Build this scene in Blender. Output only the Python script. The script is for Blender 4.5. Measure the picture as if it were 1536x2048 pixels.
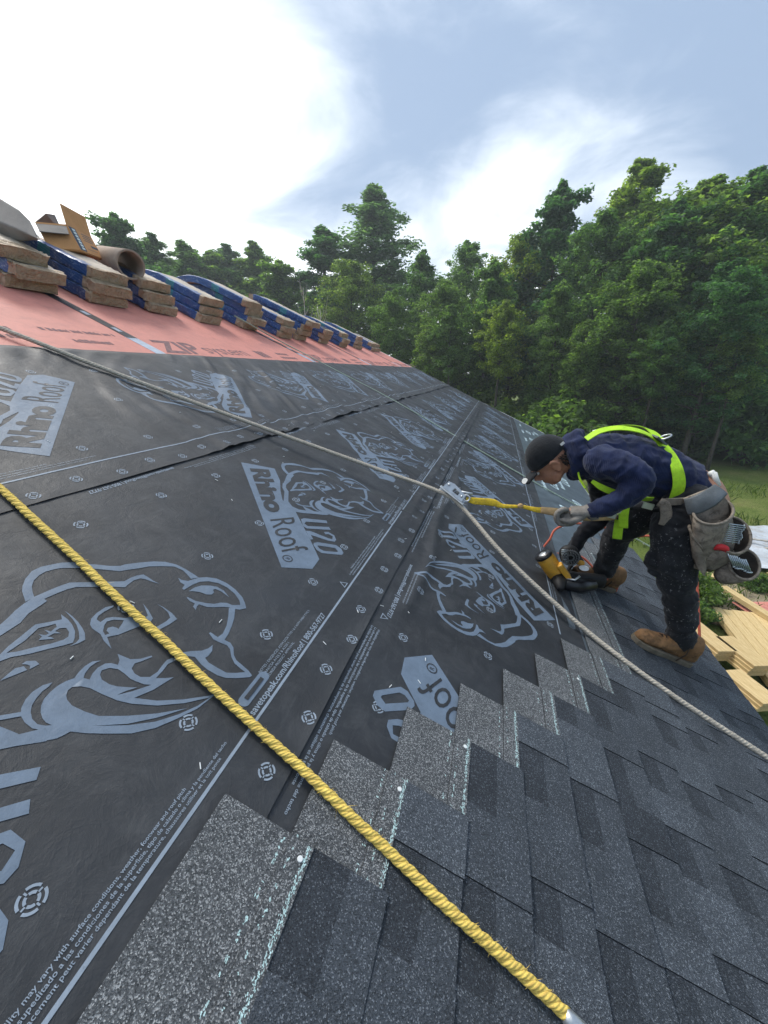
import bpy, bmesh, math, random
import numpy as np
from mathutils import Vector, Matrix

for o in list(bpy.data.objects):
    bpy.data.objects.remove(o, do_unlink=True)
SC = bpy.context.scene
COL = SC.collection
random.seed(7)
RNG = np.random.default_rng(7)
rad = math.radians

# ------------------------------------------------------------------ camera, sky, sun, exposure
PITCH = rad(24.6)                      # roof slope
SP, CP = math.sin(PITCH), math.cos(PITCH)
EYE = 0.85                             # camera distance above the roof plane
CAM = Vector((EYE * SP, 0.0, EYE * CP))
FPX = 775.0                            # focal length in pixels of a 1536 wide picture
AX_R = Vector((0.96318474, -0.09135024, 0.25284442))
AX_U = Vector((0.26884041, 0.32728397, -0.90587529))
AX_Z = Vector((0.0, 0.94050004, 0.33979356))
cam_d = bpy.data.cameras.new('camera')
cam_d.sensor_fit = 'HORIZONTAL'
cam_d.sensor_width = 36.0
cam_d.lens = 36.0 * FPX / 1536.0
cam_d.clip_start = 0.02
cam_d.clip_end = 2000.0
cam_o = bpy.data.objects.new('camera', cam_d)
COL.objects.link(cam_o)
cam_o.matrix_world = Matrix.Translation(CAM) @ Matrix((AX_R, AX_U, AX_Z)).to_4x4()
SC.camera = cam_o

SUN_ELEV, SUN_AZ = rad(52), rad(-62)   # azimuth measured from +Y towards +X
world = bpy.data.worlds.new('World')
SC.world = world
world.use_nodes = True
wt = world.node_tree
for n in list(wt.nodes):
    wt.nodes.remove(n)
def wn(t, **kw):
    n = wt.nodes.new(t)
    for k, v in kw.items():
        setattr(n, k, v)
    return n
w_out = wn('ShaderNodeOutputWorld')
w_bg = wn('ShaderNodeBackground')
w_sky = wn('ShaderNodeTexSky')
w_sky.sky_type = 'NISHITA'
w_sky.sun_disc = False
w_sky.sun_elevation = SUN_ELEV
w_sky.sun_rotation = SUN_AZ
w_sky.air_density = 1.0
w_sky.dust_density = 2.0
w_tc = wn('ShaderNodeTexCoord')
w_sep = wn('ShaderNodeSeparateXYZ')
wt.links.new(w_tc.outputs['Generated'], w_sep.inputs[0])
def wmath(op, a, b=None, c=None, clamp=False):
    n = wn('ShaderNodeMath', operation=op, use_clamp=clamp)
    for i, x in enumerate((a, b, c)):
        if x is None:
            continue
        if isinstance(x, (int, float)):
            n.inputs[i].default_value = x
        else:
            wt.links.new(x, n.inputs[i])
    return n.outputs[0]
zc = wmath('ADD', wmath('MAXIMUM', w_sep.outputs[2], 0.0), 0.22)
w_cmb = wn('ShaderNodeCombineXYZ')
wt.links.new(wmath('DIVIDE', w_sep.outputs[0], zc), w_cmb.inputs[0])
wt.links.new(wmath('DIVIDE', w_sep.outputs[1], zc), w_cmb.inputs[1])
def wnoise(scale, detail, loc, dist=0.0, rough=0.55):
    m = wn('ShaderNodeMapping')
    m.inputs['Location'].default_value = loc
    n = wn('ShaderNodeTexNoise')
    n.inputs['Scale'].default_value = scale
    n.inputs['Detail'].default_value = detail
    n.inputs['Roughness'].default_value = rough
    n.inputs['Distortion'].default_value = dist
    wt.links.new(w_cmb.outputs[0], m.inputs[0])
    wt.links.new(m.outputs[0], n.inputs['Vector'])
    return n.outputs[0]
def wramp(fac, stops):
    r = wn('ShaderNodeValToRGB')
    r.color_ramp.interpolation = 'EASE'
    e = r.color_ramp.elements
    while len(e) < len(stops):
        e.new(0.5)
    for i, (p, c) in enumerate(stops):
        e[i].position = p
        e[i].color = c + (1,) if len(c) == 3 else (c[0], c[0], c[0], 1)
    wt.links.new(fac, r.inputs[0])
    return r.outputs[0]
# thin bright cloud deck everywhere, heavier blue-grey cloud away from the hidden sun
SKY_BIG, SKY_SMALL = (0.0, -0.4, 0.0), (4.0, 0.0, 0.0)
sun_dir = Vector((math.sin(SUN_AZ) * math.cos(SUN_ELEV), math.cos(SUN_AZ) * math.cos(SUN_ELEV), math.sin(SUN_ELEV)))
w_dot = wn('ShaderNodeVectorMath', operation='DOT_PRODUCT')
wt.links.new(w_tc.outputs['Generated'], w_dot.inputs[0])
w_dot.inputs[1].default_value = sun_dir
towards = w_dot.outputs['Value']
big = wnoise(0.55, 3.0, SKY_BIG, 0.3, 0.45)
small = wnoise(2.1, 7.0, SKY_SMALL, 0.5, 0.58)
cloud = wmath('ADD', wmath('MULTIPLY', big, 0.66), wmath('MULTIPLY', small, 0.34))
low = wmath('MULTIPLY', wmath('SUBTRACT', 0.42, w_sep.outputs[2], clamp=True), -1.5)       # bright haze towards the horizon
shade = wmath('ADD', low, wmath('SUBTRACT', wmath('MULTIPLY_ADD', towards, -0.72, 1.19), wmath('MULTIPLY', wmath('SUBTRACT', cloud, 0.5), 2.3)))
heavy = wramp(shade, [(0.24, (0.0,)), (0.86, (1.0,))])
w_mixc = wn('ShaderNodeMixRGB')
wt.links.new(heavy, w_mixc.inputs[0])
w_mixc.inputs[1].default_value = (1.22, 1.26, 1.26, 1)      # bright thin cloud
w_mixc.inputs[2].default_value = (0.235, 0.31, 0.43, 1)    # blue-grey cloud
# a little of the clear sky shows through
w_skys = wn('ShaderNodeMixRGB', blend_type='MULTIPLY')
w_skys.inputs[0].default_value = 1.0
wt.links.new(w_sky.outputs[0], w_skys.inputs[1])
w_skys.inputs[2].default_value = (0.10, 0.10, 0.10, 1)
w_mix2 = wn('ShaderNodeMixRGB')
w_mix2.inputs[0].default_value = 0.86
wt.links.new(w_skys.outputs[0], w_mix2.inputs[1])
wt.links.new(w_mixc.outputs[0], w_mix2.inputs[2])
wt.links.new(w_mix2.outputs[0], w_bg.inputs[0])
w_bg.inputs[1].default_value = 1.0
wt.links.new(w_bg.outputs[0], w_out.inputs[0])

sun_d = bpy.data.lights.new('sun', 'SUN')
sun_d.energy = 1.5
sun_d.angle = rad(14)
sun_d.color = (1.0, 0.95, 0.88)
sun_o = bpy.data.objects.new('sun', sun_d)
COL.objects.link(sun_o)
sun_o.rotation_euler = (-sun_dir).to_track_quat('-Z', 'Y').to_euler()
sun_o.location = sun_dir * 50

SC.view_settings.view_transform = 'Standard'
SC.view_settings.look = 'None'
SC.view_settings.exposure = 0.85
SC.view_settings.gamma = 1.0
SC.view_settings.use_curve_mapping = False
SC.render.engine = 'CYCLES'
SC.cycles.max_bounces = 6
SC.cycles.diffuse_bounces = 3
SC.cycles.glossy_bounces = 3
SC.cycles.transmission_bounces = 4
SC.cycles.use_adaptive_sampling = True
SC.cycles.adaptive_threshold = 0.02
SC.cycles.transparent_max_bounces = 8
SC.cycles.use_denoising = True

# ------------------------------------------------------------------ helpers
def RP(u, v, n=0.0):
    """roof coordinates (along the eave, up the slope, off the slope) to the world"""
    return (-v * CP + n * SP, u, v * SP + n * CP)
def RPa(u, v, n):
    return np.stack([-v * CP + n * SP, u, v * SP + n * CP], axis=-1)
def at(px, py, Y):
    """the point of the vertical plane Y (metres along the eave) seen at a place in the photograph"""
    d = AX_R * 0
    dx, dy, dz = px - 768.0, 1024.0 - py, -FPX
    w = Vector((AX_R.dot((dx, dy, dz)), AX_U.dot((dx, dy, dz)), AX_Z.dot((dx, dy, dz))))
    t = (Y - CAM.y) / w.y
    return CAM + w * t
def on_ground(px, py, z):
    dx, dy, dz = px - 768.0, 1024.0 - py, -FPX
    w = Vector((AX_R.dot((dx, dy, dz)), AX_U.dot((dx, dy, dz)), AX_Z.dot((dx, dy, dz))))
    return CAM + w * ((z - CAM.z) / w.z)
def on_roof(px, py, n=0.0):
    dx, dy, dz = px - 768.0, 1024.0 - py, -FPX
    w = Vector((AX_R.dot((dx, dy, dz)), AX_U.dot((dx, dy, dz)), AX_Z.dot((dx, dy, dz))))
    N = Vector((SP, 0, CP))
    p = CAM + w * ((n - EYE) / w.dot(N))
    return p.y, -p.x * CP + p.z * SP          # u, v

def hash2(ix, iy, seed):
    n = (ix.astype(np.int64) * 374761393 + iy.astype(np.int64) * 668265263 + seed * 1442695041) & 0x7fffffff
    n = ((n ^ (n >> 13)) * 1274126177) & 0x7fffffff
    return ((n ^ (n >> 16)) & 0xffff) / 65535.0
def vnoise(x, y, seed=0):
    x = np.asarray(x, float); y = np.asarray(y, float)
    ix, iy = np.floor(x), np.floor(y)
    fx, fy = x - ix, y - iy
    fx = fx * fx * (3 - 2 * fx); fy = fy * fy * (3 - 2 * fy)
    a = hash2(ix, iy, seed); b = hash2(ix + 1, iy, seed)
    c = hash2(ix, iy + 1, seed); d = hash2(ix + 1, iy + 1, seed)
    return (a + (b - a) * fx) * (1 - fy) + (c + (d - c) * fx) * fy - 0.5
def sstep(a, b, x):
    t = np.clip((x - a) / (b - a), 0, 1)
    return t * t * (3 - 2 * t)

def new_mesh(name, verts, faces, mats=(), smooth=False, midx=None):
    me = bpy.data.meshes.new(name)
    me.from_pydata([tuple(map(float, p)) for p in verts], [], [tuple(int(i) for i in f) for f in faces])
    for m in mats:
        me.materials.append(m)
    if midx is not None:
        me.polygons.foreach_set('material_index', np.asarray(midx, dtype=np.int32))
    if smooth:
        me.polygons.foreach_set('use_smooth', np.ones(len(me.polygons), dtype=bool))
    me.update()
    return me
def put(name, me, parent=None):
    """link a mesh whose vertices are in world coordinates; the origin goes to the middle of its foot"""
    o = bpy.data.objects.new(name, me)
    COL.objects.link(o)
    n = len(me.vertices)
    co = np.empty(n * 3, dtype=np.float32)
    me.vertices.foreach_get('co', co)
    co = co.reshape(-1, 3)
    lo, hi = co.min(0), co.max(0)
    org = np.array([(lo[0] + hi[0]) / 2, (lo[1] + hi[1]) / 2, lo[2]], dtype=np.float32)
    me.vertices.foreach_set('co', (co - org).ravel())
    me.update()
    o.location = Vector(org.tolist())
    if parent is not None:
        o.parent = parent
        o.matrix_parent_inverse = WORLD_OF[parent.name].inverted()
    WORLD_OF[o.name] = Matrix.Translation(o.location)
    return o
WORLD_OF = {}
def thing(name, label, cat, loc, group=None):
    o = bpy.data.objects.new(name, None)
    o.empty_display_size = 0.1
    COL.objects.link(o)
    o.location = Vector(loc)
    WORLD_OF[o.name] = Matrix.Translation(o.location)
    tag(o, label, cat, group)
    return o
def tag(o, label=None, cat=None, group=None, kind=None):
    if label: o['label'] = label
    if cat: o['category'] = cat
    if group: o['group'] = group
    if kind: o['kind'] = kind
    return o
def kid(o, parent):
    o.parent = parent
    o.matrix_parent_inverse = WORLD_OF[parent.name].inverted()
    return o

class MB:
    """collects shapes, becomes one mesh"""
    def __init__(self):
        self.v, self.f, self.m = [], [], []
    def add(self, verts, faces, mi=0):
        k = len(self.v)
        self.v.extend([tuple(map(float, p)) for p in verts])
        self.f.extend([tuple(i + k for i in f) for f in faces])
        self.m.extend([mi] * len(faces))
        return self
    def box(self, c, size, rot=None, mi=0, taper=1.0):
        sx, sy, sz = [s / 2 for s in size]
        vs = []
        for z, t in ((-sz, 1.0), (sz, taper)):
            for x, y in ((-sx, -sy), (sx, -sy), (sx, sy), (-sx, sy)):
                vs.append(Vector((x * t, y * t, z)))
        if rot is not None:
            vs = [rot @ p for p in vs]
        c = Vector(c)
        return self.add([c + p for p in vs], [(3, 2, 1, 0), (4, 5, 6, 7), (0, 1, 5, 4), (1, 2, 6, 5), (2, 3, 7, 6), (3, 0, 4, 7)], mi)
    def tube(self, pts, r, seg=10, mi=0, caps=True, flat=None, up=None):
        """swept tube; r is a number, a list or (width, height) pairs"""
        P = [Vector(p) for p in pts]
        n = len(P)
        rr = [r] * n if isinstance(r, (int, float)) or (isinstance(r, tuple) and len(r) == 2) else list(r)
        T = []
        for i in range(n):
            a = P[min(i + 1, n - 1)] - P[max(i - 1, 0)]
            T.append(a.normalized() if a.length > 1e-9 else Vector((0, 0, 1)))
        ref = Vector(up) if up is not None else (Vector((0, 0, 1)) if abs(T[0].z) < 0.9 else Vector((1, 0, 0)))
        X = ref.cross(T[0]).normalized()
        vs = []
        for i in range(n):
            if up is not None:
                X = Vector(up).cross(T[i]).normalized()
            else:
                X = (X - T[i] * X.dot(T[i])).normalized()
            Y = T[i].cross(X)
            ra, rb = rr[i] if isinstance(rr[i], (tuple, list)) else (rr[i], rr[i])
            for k in range(seg):
                a = 2 * math.pi * k / seg
                vs.append(P[i] + X * (math.cos(a) * ra) + Y * (math.sin(a) * rb))
        fs = []
        for i in range(n - 1):
            for k in range(seg):
                k2 = (k + 1) % seg
                fs.append((i * seg + k, i * seg + k2, (i + 1) * seg + k2, (i + 1) * seg + k))
        if caps:
            fs.append(tuple(range(seg))[::-1])
            fs.append(tuple((n - 1) * seg + k for k in range(seg)))
        return self.add(vs, fs, mi)
    def ball(self, c, r, seg=16, rings=10, mi=0, rot=None):
        r = (r, r, r) if isinstance(r, (int, float)) else r
        c = Vector(c)
        vs, fs = [], []
        for i in range(rings + 1):
            th = math.pi * i / rings
            for k in range(seg):
                a = 2 * math.pi * k / seg
                p = Vector((math.sin(th) * math.cos(a) * r[0], math.sin(th) * math.sin(a) * r[1], math.cos(th) * r[2]))
                vs.append(c + (rot @ p if rot is not None else p))
        for i in range(rings):
            for k in range(seg):
                k2 = (k + 1) % seg
                fs.append((i * seg + k, (i + 1) * seg + k, (i + 1) * seg + k2, i * seg + k2))
        return self.add(vs, fs, mi)
    def mesh(self, name, mats, smooth=False, weld=False):
        me = new_mesh(name, self.v, self.f, mats if isinstance(mats, (list, tuple)) else [mats], smooth, self.m)
        if weld:
            bm = bmesh.new(); bm.from_mesh(me)
            bmesh.ops.remove_doubles(bm, verts=bm.verts, dist=1e-5)
            bmesh.ops.recalc_face_normals(bm, faces=bm.faces)
            bm.to_mesh(me); bm.free()
        return me
    def put(self, name, mats, parent=None, smooth=False, weld=False):
        return put(name, self.mesh(name, mats, smooth, weld), parent)
def bevel(o, w=0.004, seg=1, angle=40):
    md = o.modifiers.new('bevel', 'BEVEL')
    md.width = w; md.segments = seg
    md.limit_method = 'ANGLE'; md.angle_limit = rad(angle)
    return o
def frame_of(x, z):
    """rotation whose local X is x and local Z is close to z"""
    x = Vector(x).normalized(); z = Vector(z)
    y = z.cross(x).normalized(); z = x.cross(y)
    return Matrix((x, y, z)).transposed()
def spline(pts, n):
    """Catmull-Rom through the points, n samples per span"""
    P = [Vector(p) for p in pts]
    P = [P[0] * 2 - P[1]] + P + [P[-1] * 2 - P[-2]]
    out = []
    for i in range(1, len(P) - 2):
        for k in range(n):
            t = k / n
            a, b, c, d = P[i - 1], P[i], P[i + 1], P[i + 2]
            out.append(0.5 * ((2 * b) + (c - a) * t + (2 * a - 5 * b + 4 * c - d) * t * t + (3 * b - a - 3 * c + d) * t ** 3))
    out.append(P[-2])
    return out

# ------------------------------------------------------------------ materials
class NT:
    def __init__(self, name):
        self.m = bpy.data.materials.new(name)
        self.m.use_nodes = True
        self.t = self.m.node_tree
        self.b = self.t.nodes['Principled BSDF']
        self.out = self.t.nodes['Material Output']
    def n(self, t, **kw):
        x = self.t.nodes.new(t)
        for k, v in kw.items():
            setattr(x, k, v)
        return x
    def l(self, a, b):
        self.t.links.new(a, b)
    def coords(self, kind='Object', scale=(1, 1, 1)):
        c = self.n('ShaderNodeTexCoord')
        m = self.n('ShaderNodeMapping')
        m.inputs['Scale'].default_value = scale
        self.l(c.outputs[kind], m.inputs[0])
        return m.outputs[0]
    def wpos(self, scale=(1, 1, 1)):
        g = self.n('ShaderNodeNewGeometry')
        m = self.n('ShaderNodeMapping')
        m.inputs['Scale'].default_value = scale
        self.l(g.outputs['Position'], m.inputs[0])
        return m.outputs[0]
    def noise(self, vec, scale, detail=3, rough=0.55, dist=0.0):
        x = self.n('ShaderNodeTexNoise')
        x.inputs['Scale'].default_value = scale
        x.inputs['Detail'].default_value = detail
        x.inputs['Roughness'].default_value = rough
        x.inputs['Distortion'].default_value = dist
        self.l(vec, x.inputs['Vector'])
        return x.outputs[0]
    def voro(self, vec, scale, feature='F1', out='Distance'):
        x = self.n('ShaderNodeTexVoronoi')
        x.feature = feature
        x.inputs['Scale'].default_value = scale
        self.l(vec, x.inputs['Vector'])
        return x.outputs[out]
    def ramp(self, fac, stops, interp='LINEAR'):
        r = self.n('ShaderNodeValToRGB')
        r.color_ramp.interpolation = interp
        e = r.color_ramp.elements
        while len(e) < len(stops):
            e.new(0.5)
        for i, (p, c) in enumerate(stops):
            e[i].position = p
            c = (c, c, c) if isinstance(c, (int, float)) else c
            e[i].color = tuple(c) + (1,)
        self.l(fac, r.inputs[0])
        return r.outputs[0]
    def mix(self, fac, a, b, mode='MIX'):
        x = self.n('ShaderNodeMixRGB', blend_type=mode)
        for i, v in enumerate((fac, a, b)):
            if isinstance(v, (int, float)):
                x.inputs[i].default_value = v if i == 0 else (v, v, v, 1)
            elif isinstance(v, tuple):
                x.inputs[i].default_value = v + (1,)
            else:
                self.l(v, x.inputs[i])
        return x.outputs[0]
    def math(self, op, a, b=0.0, clamp=False):
        x = self.n('ShaderNodeMath', operation=op, use_clamp=clamp)
        for i, v in enumerate((a, b)):
            if isinstance(v, (int, float)):
                x.inputs[i].default_value = v
            else:
                self.l(v, x.inputs[i])
        return x.outputs[0]
    def bump(self, h, strength=0.3, dist=0.01):
        x = self.n('ShaderNodeBump')
        x.inputs['Strength'].default_value = strength
        x.inputs['Distance'].default_value = dist
        self.l(h, x.inputs['Height'])
        self.l(x.outputs[0], self.b.inputs['Normal'])
    def color(self, c):
        if isinstance(c, tuple):
            self.b.inputs['Base Color'].default_value = c + (1,)
        else:
            self.l(c, self.b.inputs['Base Color'])
    def set(self, **kw):
        for k, v in kw.items():
            self.b.inputs[k.replace('_', ' ')].default_value = v
        return self
def mat_mottled(name, c, var=0.25, scale=6, rough=0.7, spec=0.3, bump=0.0, bscale=60, metal=0.0, kind='Object', bdist=0.004, dirt=None):
    t = NT(name)
    v = t.coords(kind)
    a = tuple(x * (1 - var) for x in c); b = tuple(min(1, x * (1 + var)) for x in c)
    col = t.ramp(t.noise(v, scale, 5, 0.6), [(0.3, a), (0.7, b)])
    if dirt:
        col = t.mix(t.ramp(t.noise(v, scale * 2.3, 6, 0.7, 0.6), [(0.48, 0.0), (0.66, dirt[1])]), col, dirt[0])
    t.color(col)
    t.set(Roughness=rough, Metallic=metal)
    t.b.inputs['Specular IOR Level'].default_value = spec
    if bump:
        t.bump(t.noise(v, bscale, 4, 0.6), bump, bdist)
    return t.m
M = {}
def shingle_mat(name, dark, mid, light, spec_amount, big=0.25):
    """mineral granules: each a small fleck of its own shade"""
    t = NT(name)
    v = t.wpos()
    cell = t.n('ShaderNodeTexVoronoi')
    cell.inputs['Scale'].default_value = 540
    t.l(v, cell.inputs['Vector'])
    sepc = t.n('ShaderNodeSeparateColor')
    t.l(cell.outputs['Color'], sepc.inputs[0])
    col = t.ramp(sepc.outputs[0], [(0.0, dark), (0.55, mid), (1.0 - spec_amount, mid), (1.0 - spec_amount * 0.35, light)])
    fine = t.ramp(t.noise(v, 900, 2, 0.6), [(0.35, 0.72), (0.65, 1.25)])
    patch = t.ramp(t.noise(v, 9, 4, 0.6), [(0.3, 1 - big), (0.7, 1 + big)])
    col = t.mix(1.0, t.mix(1.0, col, fine, 'MULTIPLY'), patch, 'MULTIPLY')
    t.color(col)
    t.set(Roughness=0.78)
    t.b.inputs['Specular IOR Level'].default_value = 0.35
    t.bump(cell.outputs['Distance'], 0.7, 0.0022)
    return t.m
M['granule'] = shingle_mat('granule_slate', (0.019, 0.024, 0.030), (0.055, 0.065, 0.079), (0.17, 0.19, 0.215), 0.14, 0.16)
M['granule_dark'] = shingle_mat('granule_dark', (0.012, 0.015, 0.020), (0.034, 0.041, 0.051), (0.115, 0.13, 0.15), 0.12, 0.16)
M['granule_light'] = shingle_mat('granule_light', (0.025, 0.031, 0.039), (0.070, 0.082, 0.098), (0.205, 0.23, 0.26), 0.15, 0.16)
M['headlap'] = shingle_mat('granule_headlap', (0.029, 0.033, 0.037), (0.098, 0.105, 0.112), (0.31, 0.32, 0.325), 0.28, 0.12)
M['asphalt_edge'] = mat_mottled('asphalt_edge', (0.006, 0.006, 0.007), 0.3, 40, 0.6, 0.3)
M['chalk'] = mat_mottled('chalk_line', (0.50, 0.68, 0.68), 0.25, 300, 0.95, 0.1)
M['galv'] = mat_mottled('galvanised_steel', (0.55, 0.57, 0.58), 0.15, 30, 0.38, 0.5, 0.15, 80, 0.85)
M['nail_white'] = mat_mottled('nail_head', (0.75, 0.77, 0.76), 0.1, 60, 0.4, 0.5)

def underlay_mat():
    t = NT('synthetic_underlayment')
    v = t.wpos()
    base = t.ramp(t.noise(v, 3.2, 6, 0.62), [(0.32, (0.0145, 0.0165, 0.0200)), (0.72, (0.031, 0.035, 0.041))])
    dust = t.ramp(t.noise(v, 8, 8, 0.78, 0.6), [(0.48, 0.0), (0.74, 0.42)])
    col = t.mix(dust, base, (0.085, 0.088, 0.092))
    scuff = t.n('ShaderNodeTexNoise')
    sm = t.n('ShaderNodeMapping')
    sm.inputs['Scale'].default_value = (60, 9, 60)
    sm.inputs['Rotation'].default_value = (0, 0, 0.5)
    g = t.n('ShaderNodeNewGeometry')
    t.l(g.outputs['Position'], sm.inputs[0])
    t.l(sm.outputs[0], scuff.inputs['Vector'])
    scuff.inputs['Scale'].default_value = 1.0
    scuff.inputs['Detail'].default_value = 3
    col = t.mix(t.ramp(scuff.outputs[0], [(0.62, 0.0), (0.78, 0.22)]), col, (0.10, 0.105, 0.11))
    t.color(col)
    t.l(t.ramp(t.noise(v, 5, 4, 0.6), [(0.3, 0.50), (0.7, 0.70)]), t.b.inputs['Roughness'])
    t.b.inputs['Specular IOR Level'].default_value = 0.42
    weave = t.noise(v, 420, 2, 0.5)
    crumple = t.noise(v, 13, 8, 0.62, 1.0)
    crease = t.ramp(t.math('ABSOLUTE', t.math('SUBTRACT', t.noise(v, 7, 4, 0.6, 1.2), 0.5)), [(0.0, 1.0), (0.035, 0.0)])
    t.bump(t.math('ADD', t.math('MULTIPLY', weave, 0.10), t.math('ADD', crumple, t.math('MULTIPLY', crease, 0.07))), 0.24, 0.012)
    return t.m
M['underlay'] = underlay_mat()
def print_mat(name, c):
    t = NT(name)
    v = t.wpos()
    col = t.ramp(t.noise(v, 22, 6, 0.7), [(0.28, tuple(x * 0.80 for x in c)), (0.7, tuple(x * 1.10 for x in c))])
    col = t.mix(t.ramp(t.noise(v, 75, 5, 0.75), [(0.60, 0.0), (0.76, 0.45)]), col, (0.06, 0.07, 0.085))
    t.color(col)
    t.set(Roughness=0.55)
    t.b.inputs['Specular IOR Level'].default_value = 0.35
    t.bump(t.noise(v, 26, 6, 0.62, 0.5), 0.3, 0.006)
    return t.m
M['ink'] = print_mat('grey_blue_ink', (0.135, 0.180, 0.240))
M['ink_pale'] = print_mat('pale_ink', (0.25, 0.30, 0.36))
M['ink_white'] = print_mat('white_ink', (0.60, 0.76, 0.80))
M['zip'] = mat_mottled('red_sheathing', (0.60, 0.235, 0.185), 0.07, 7, 0.62, 0.3, 0.25, 150, 0, 'Object', 0.003, ((0.42, 0.17, 0.15), 0.4))
M['zip_ink'] = mat_mottled('sheathing_ink', (0.22, 0.13, 0.13), 0.35, 40, 0.8, 0.2)
M['osb'] = mat_mottled('strand_board', (0.40, 0.27, 0.14), 0.35, 30, 0.8, 0.2)
M['tape_black'] = mat_mottled('black_seam_tape', (0.02, 0.022, 0.027), 0.3, 20, 0.35, 0.5)
M['tape_grey'] = mat_mottled('grey_seam_tape', (0.38, 0.44, 0.52), 0.2, 20, 0.35, 0.5)
M['membrane'] = mat_mottled('eave_membrane', (0.095, 0.120, 0.145), 0.3, 9, 0.36, 0.6, 0.25, 40, 0, 'Object', 0.004)
M['white_metal'] = mat_mottled('white_drip_edge', (0.72, 0.73, 0.72), 0.06, 10, 0.35, 0.5)
M['siding'] = mat_mottled('house_wrap', (0.55, 0.22, 0.19), 0.1, 5, 0.7, 0.3)
M['soffit'] = mat_mottled('bare_plywood', (0.55, 0.42, 0.26), 0.2, 8, 0.8, 0.2)
# ------------------------------------------------------------------ ground (large structure first)
GZ = -3.42
# ------------------------------------------------------------------ the house and its roof
EAVE, RIDGE = -1.80, 3.86
U0, U1 = -3.0, 11.10
house = thing('house', 'house under construction with a half shingled pitched roof', 'house', (RP(4.0, RIDGE)[0], 4.0, GZ))
def roof_slab(mb, u0, u1, v0, v1, n0, n1, mi=0):
    vs = [RP(u, v, n) for n in (n0, n1) for u, v in ((u0, v0), (u1, v0), (u1, v1), (u0, v1))]
    mb.add(vs, [(3, 2, 1, 0), (4, 5, 6, 7), (0, 1, 5, 4), (1, 2, 6, 5), (2, 3, 7, 6), (3, 0, 4, 7)], mi)
mb = MB(); roof_slab(mb, U0, U1, EAVE, 2.22, -0.022, -0.006); mb.put('roof_deck', M['osb'], house)
XR = RP(0, RIDGE)[0]; ZR = RP(0, RIDGE)[2]
def mirror(p):
    return (2 * XR - p[0], p[1], p[2])
mb = MB()
vs = [mirror(RP(u, v, n)) for n in (-0.022, -0.004) for u, v in ((U0, EAVE), (U1, EAVE), (U1, RIDGE), (U0, RIDGE))]
mb.add(vs, [(0, 1, 2, 3), (7, 6, 5, 4), (4, 5, 1, 0), (5, 6, 2, 1), (6, 7, 3, 2), (7, 4, 0, 3)])
mb.put('rear_roof_slope', M['zip'], house)
# walls below
mb = MB()
xe = RP(0, EAVE)[0]; ze = RP(0, EAVE)[2]
xw, xw2 = xe - 0.30, 2 * XR - xe + 0.30
zt = ze + 0.10
for x in (xw, xw2):
    MB().box((x, (U0 + U1) / 2, (GZ + zt) / 2), (0.14, U1 - U0 - 0.5, zt - GZ)).put('side_wall', M['siding'], house)
for y in (U0 + 0.3, U1 - 0.3):
    vs = []
    for dy in (-0.07, 0.07):
        vs += [(xw - 0.07, y + dy, GZ), (xw2 + 0.07, y + dy, GZ), (xw2 + 0.07, y + dy, zt), (XR, y + dy, ZR - 0.04), (xw - 0.07, y + dy, zt)]
    MB().add(vs, [(0, 1, 2, 3, 4), (9, 8, 7, 6, 5)] + [(i, (i + 1) % 5, (i + 1) % 5 + 5, i + 5) for i in range(5)]).put('gable_wall', M['siding'], house)
mb = MB()
mb.box((xe - 0.014, (U0 + U1) / 2, ze - 0.10), (0.03, U1 - U0, 0.17))
mb.put('fascia_board', M['soffit'], house)
mb = MB()
mb.box((xe - 0.17, (U0 + U1) / 2, ze - 0.165), (0.26, U1 - U0 - 0.02, 0.012))
mb.put('soffit', M['soffit'], house)
mb = MB()
roof_slab(mb, U0, U1, EAVE - 0.022, EAVE + 0.05, -0.0055, -0.0035)
mb.put('drip_edge', M['white_metal'], house)
mb = MB()
roof_slab(mb, U1 - 0.03, U1 + 0.03, EAVE - 0.02, RIDGE, -0.003, 0.004)
roof_slab(mb, U1 + 0.024, U1 + 0.030, EAVE - 0.02, RIDGE, -0.06, -0.0035)
mb.put('rake_trim', M['white_metal'], house)

# red sheathing panels along the ridge
seams = [-2.98, -0.02, 2.42, 4.93, 7.37, 9.81, U1 - 0.001]
for a, b in zip(seams[:-1], seams[1:]):
    mb = MB(); roof_slab(mb, a + 0.002, b - 0.002, 2.0, RIDGE + 0.0, -0.014, 0.0)
    mb.put('sheathing_panel', M['zip'], house)
for i, s in enumerate(seams[1:-1]):
    mb = MB(); roof_slab(mb, s - 0.045, s + 0.045, 2.05, 2.42, 0.0006, 0.0016)
    w = mb.put('seam_tape', M['tape_grey'], house)
    mb = MB(); roof_slab(mb, s - 0.042, s + 0.042, 2.40, RIDGE - 0.01, 0.0017, 0.0028)
    w = mb.put('seam_tape', M['tape_black'], house)
    if i < 3:
        for vv in (2.50, 2.78):
            mb = MB(); roof_slab(mb, s - 0.016, s + 0.020, vv, vv + 0.07, 0.003, 0.0036)
            mb.put('tape_print', M['tape_grey'], w)

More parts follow.
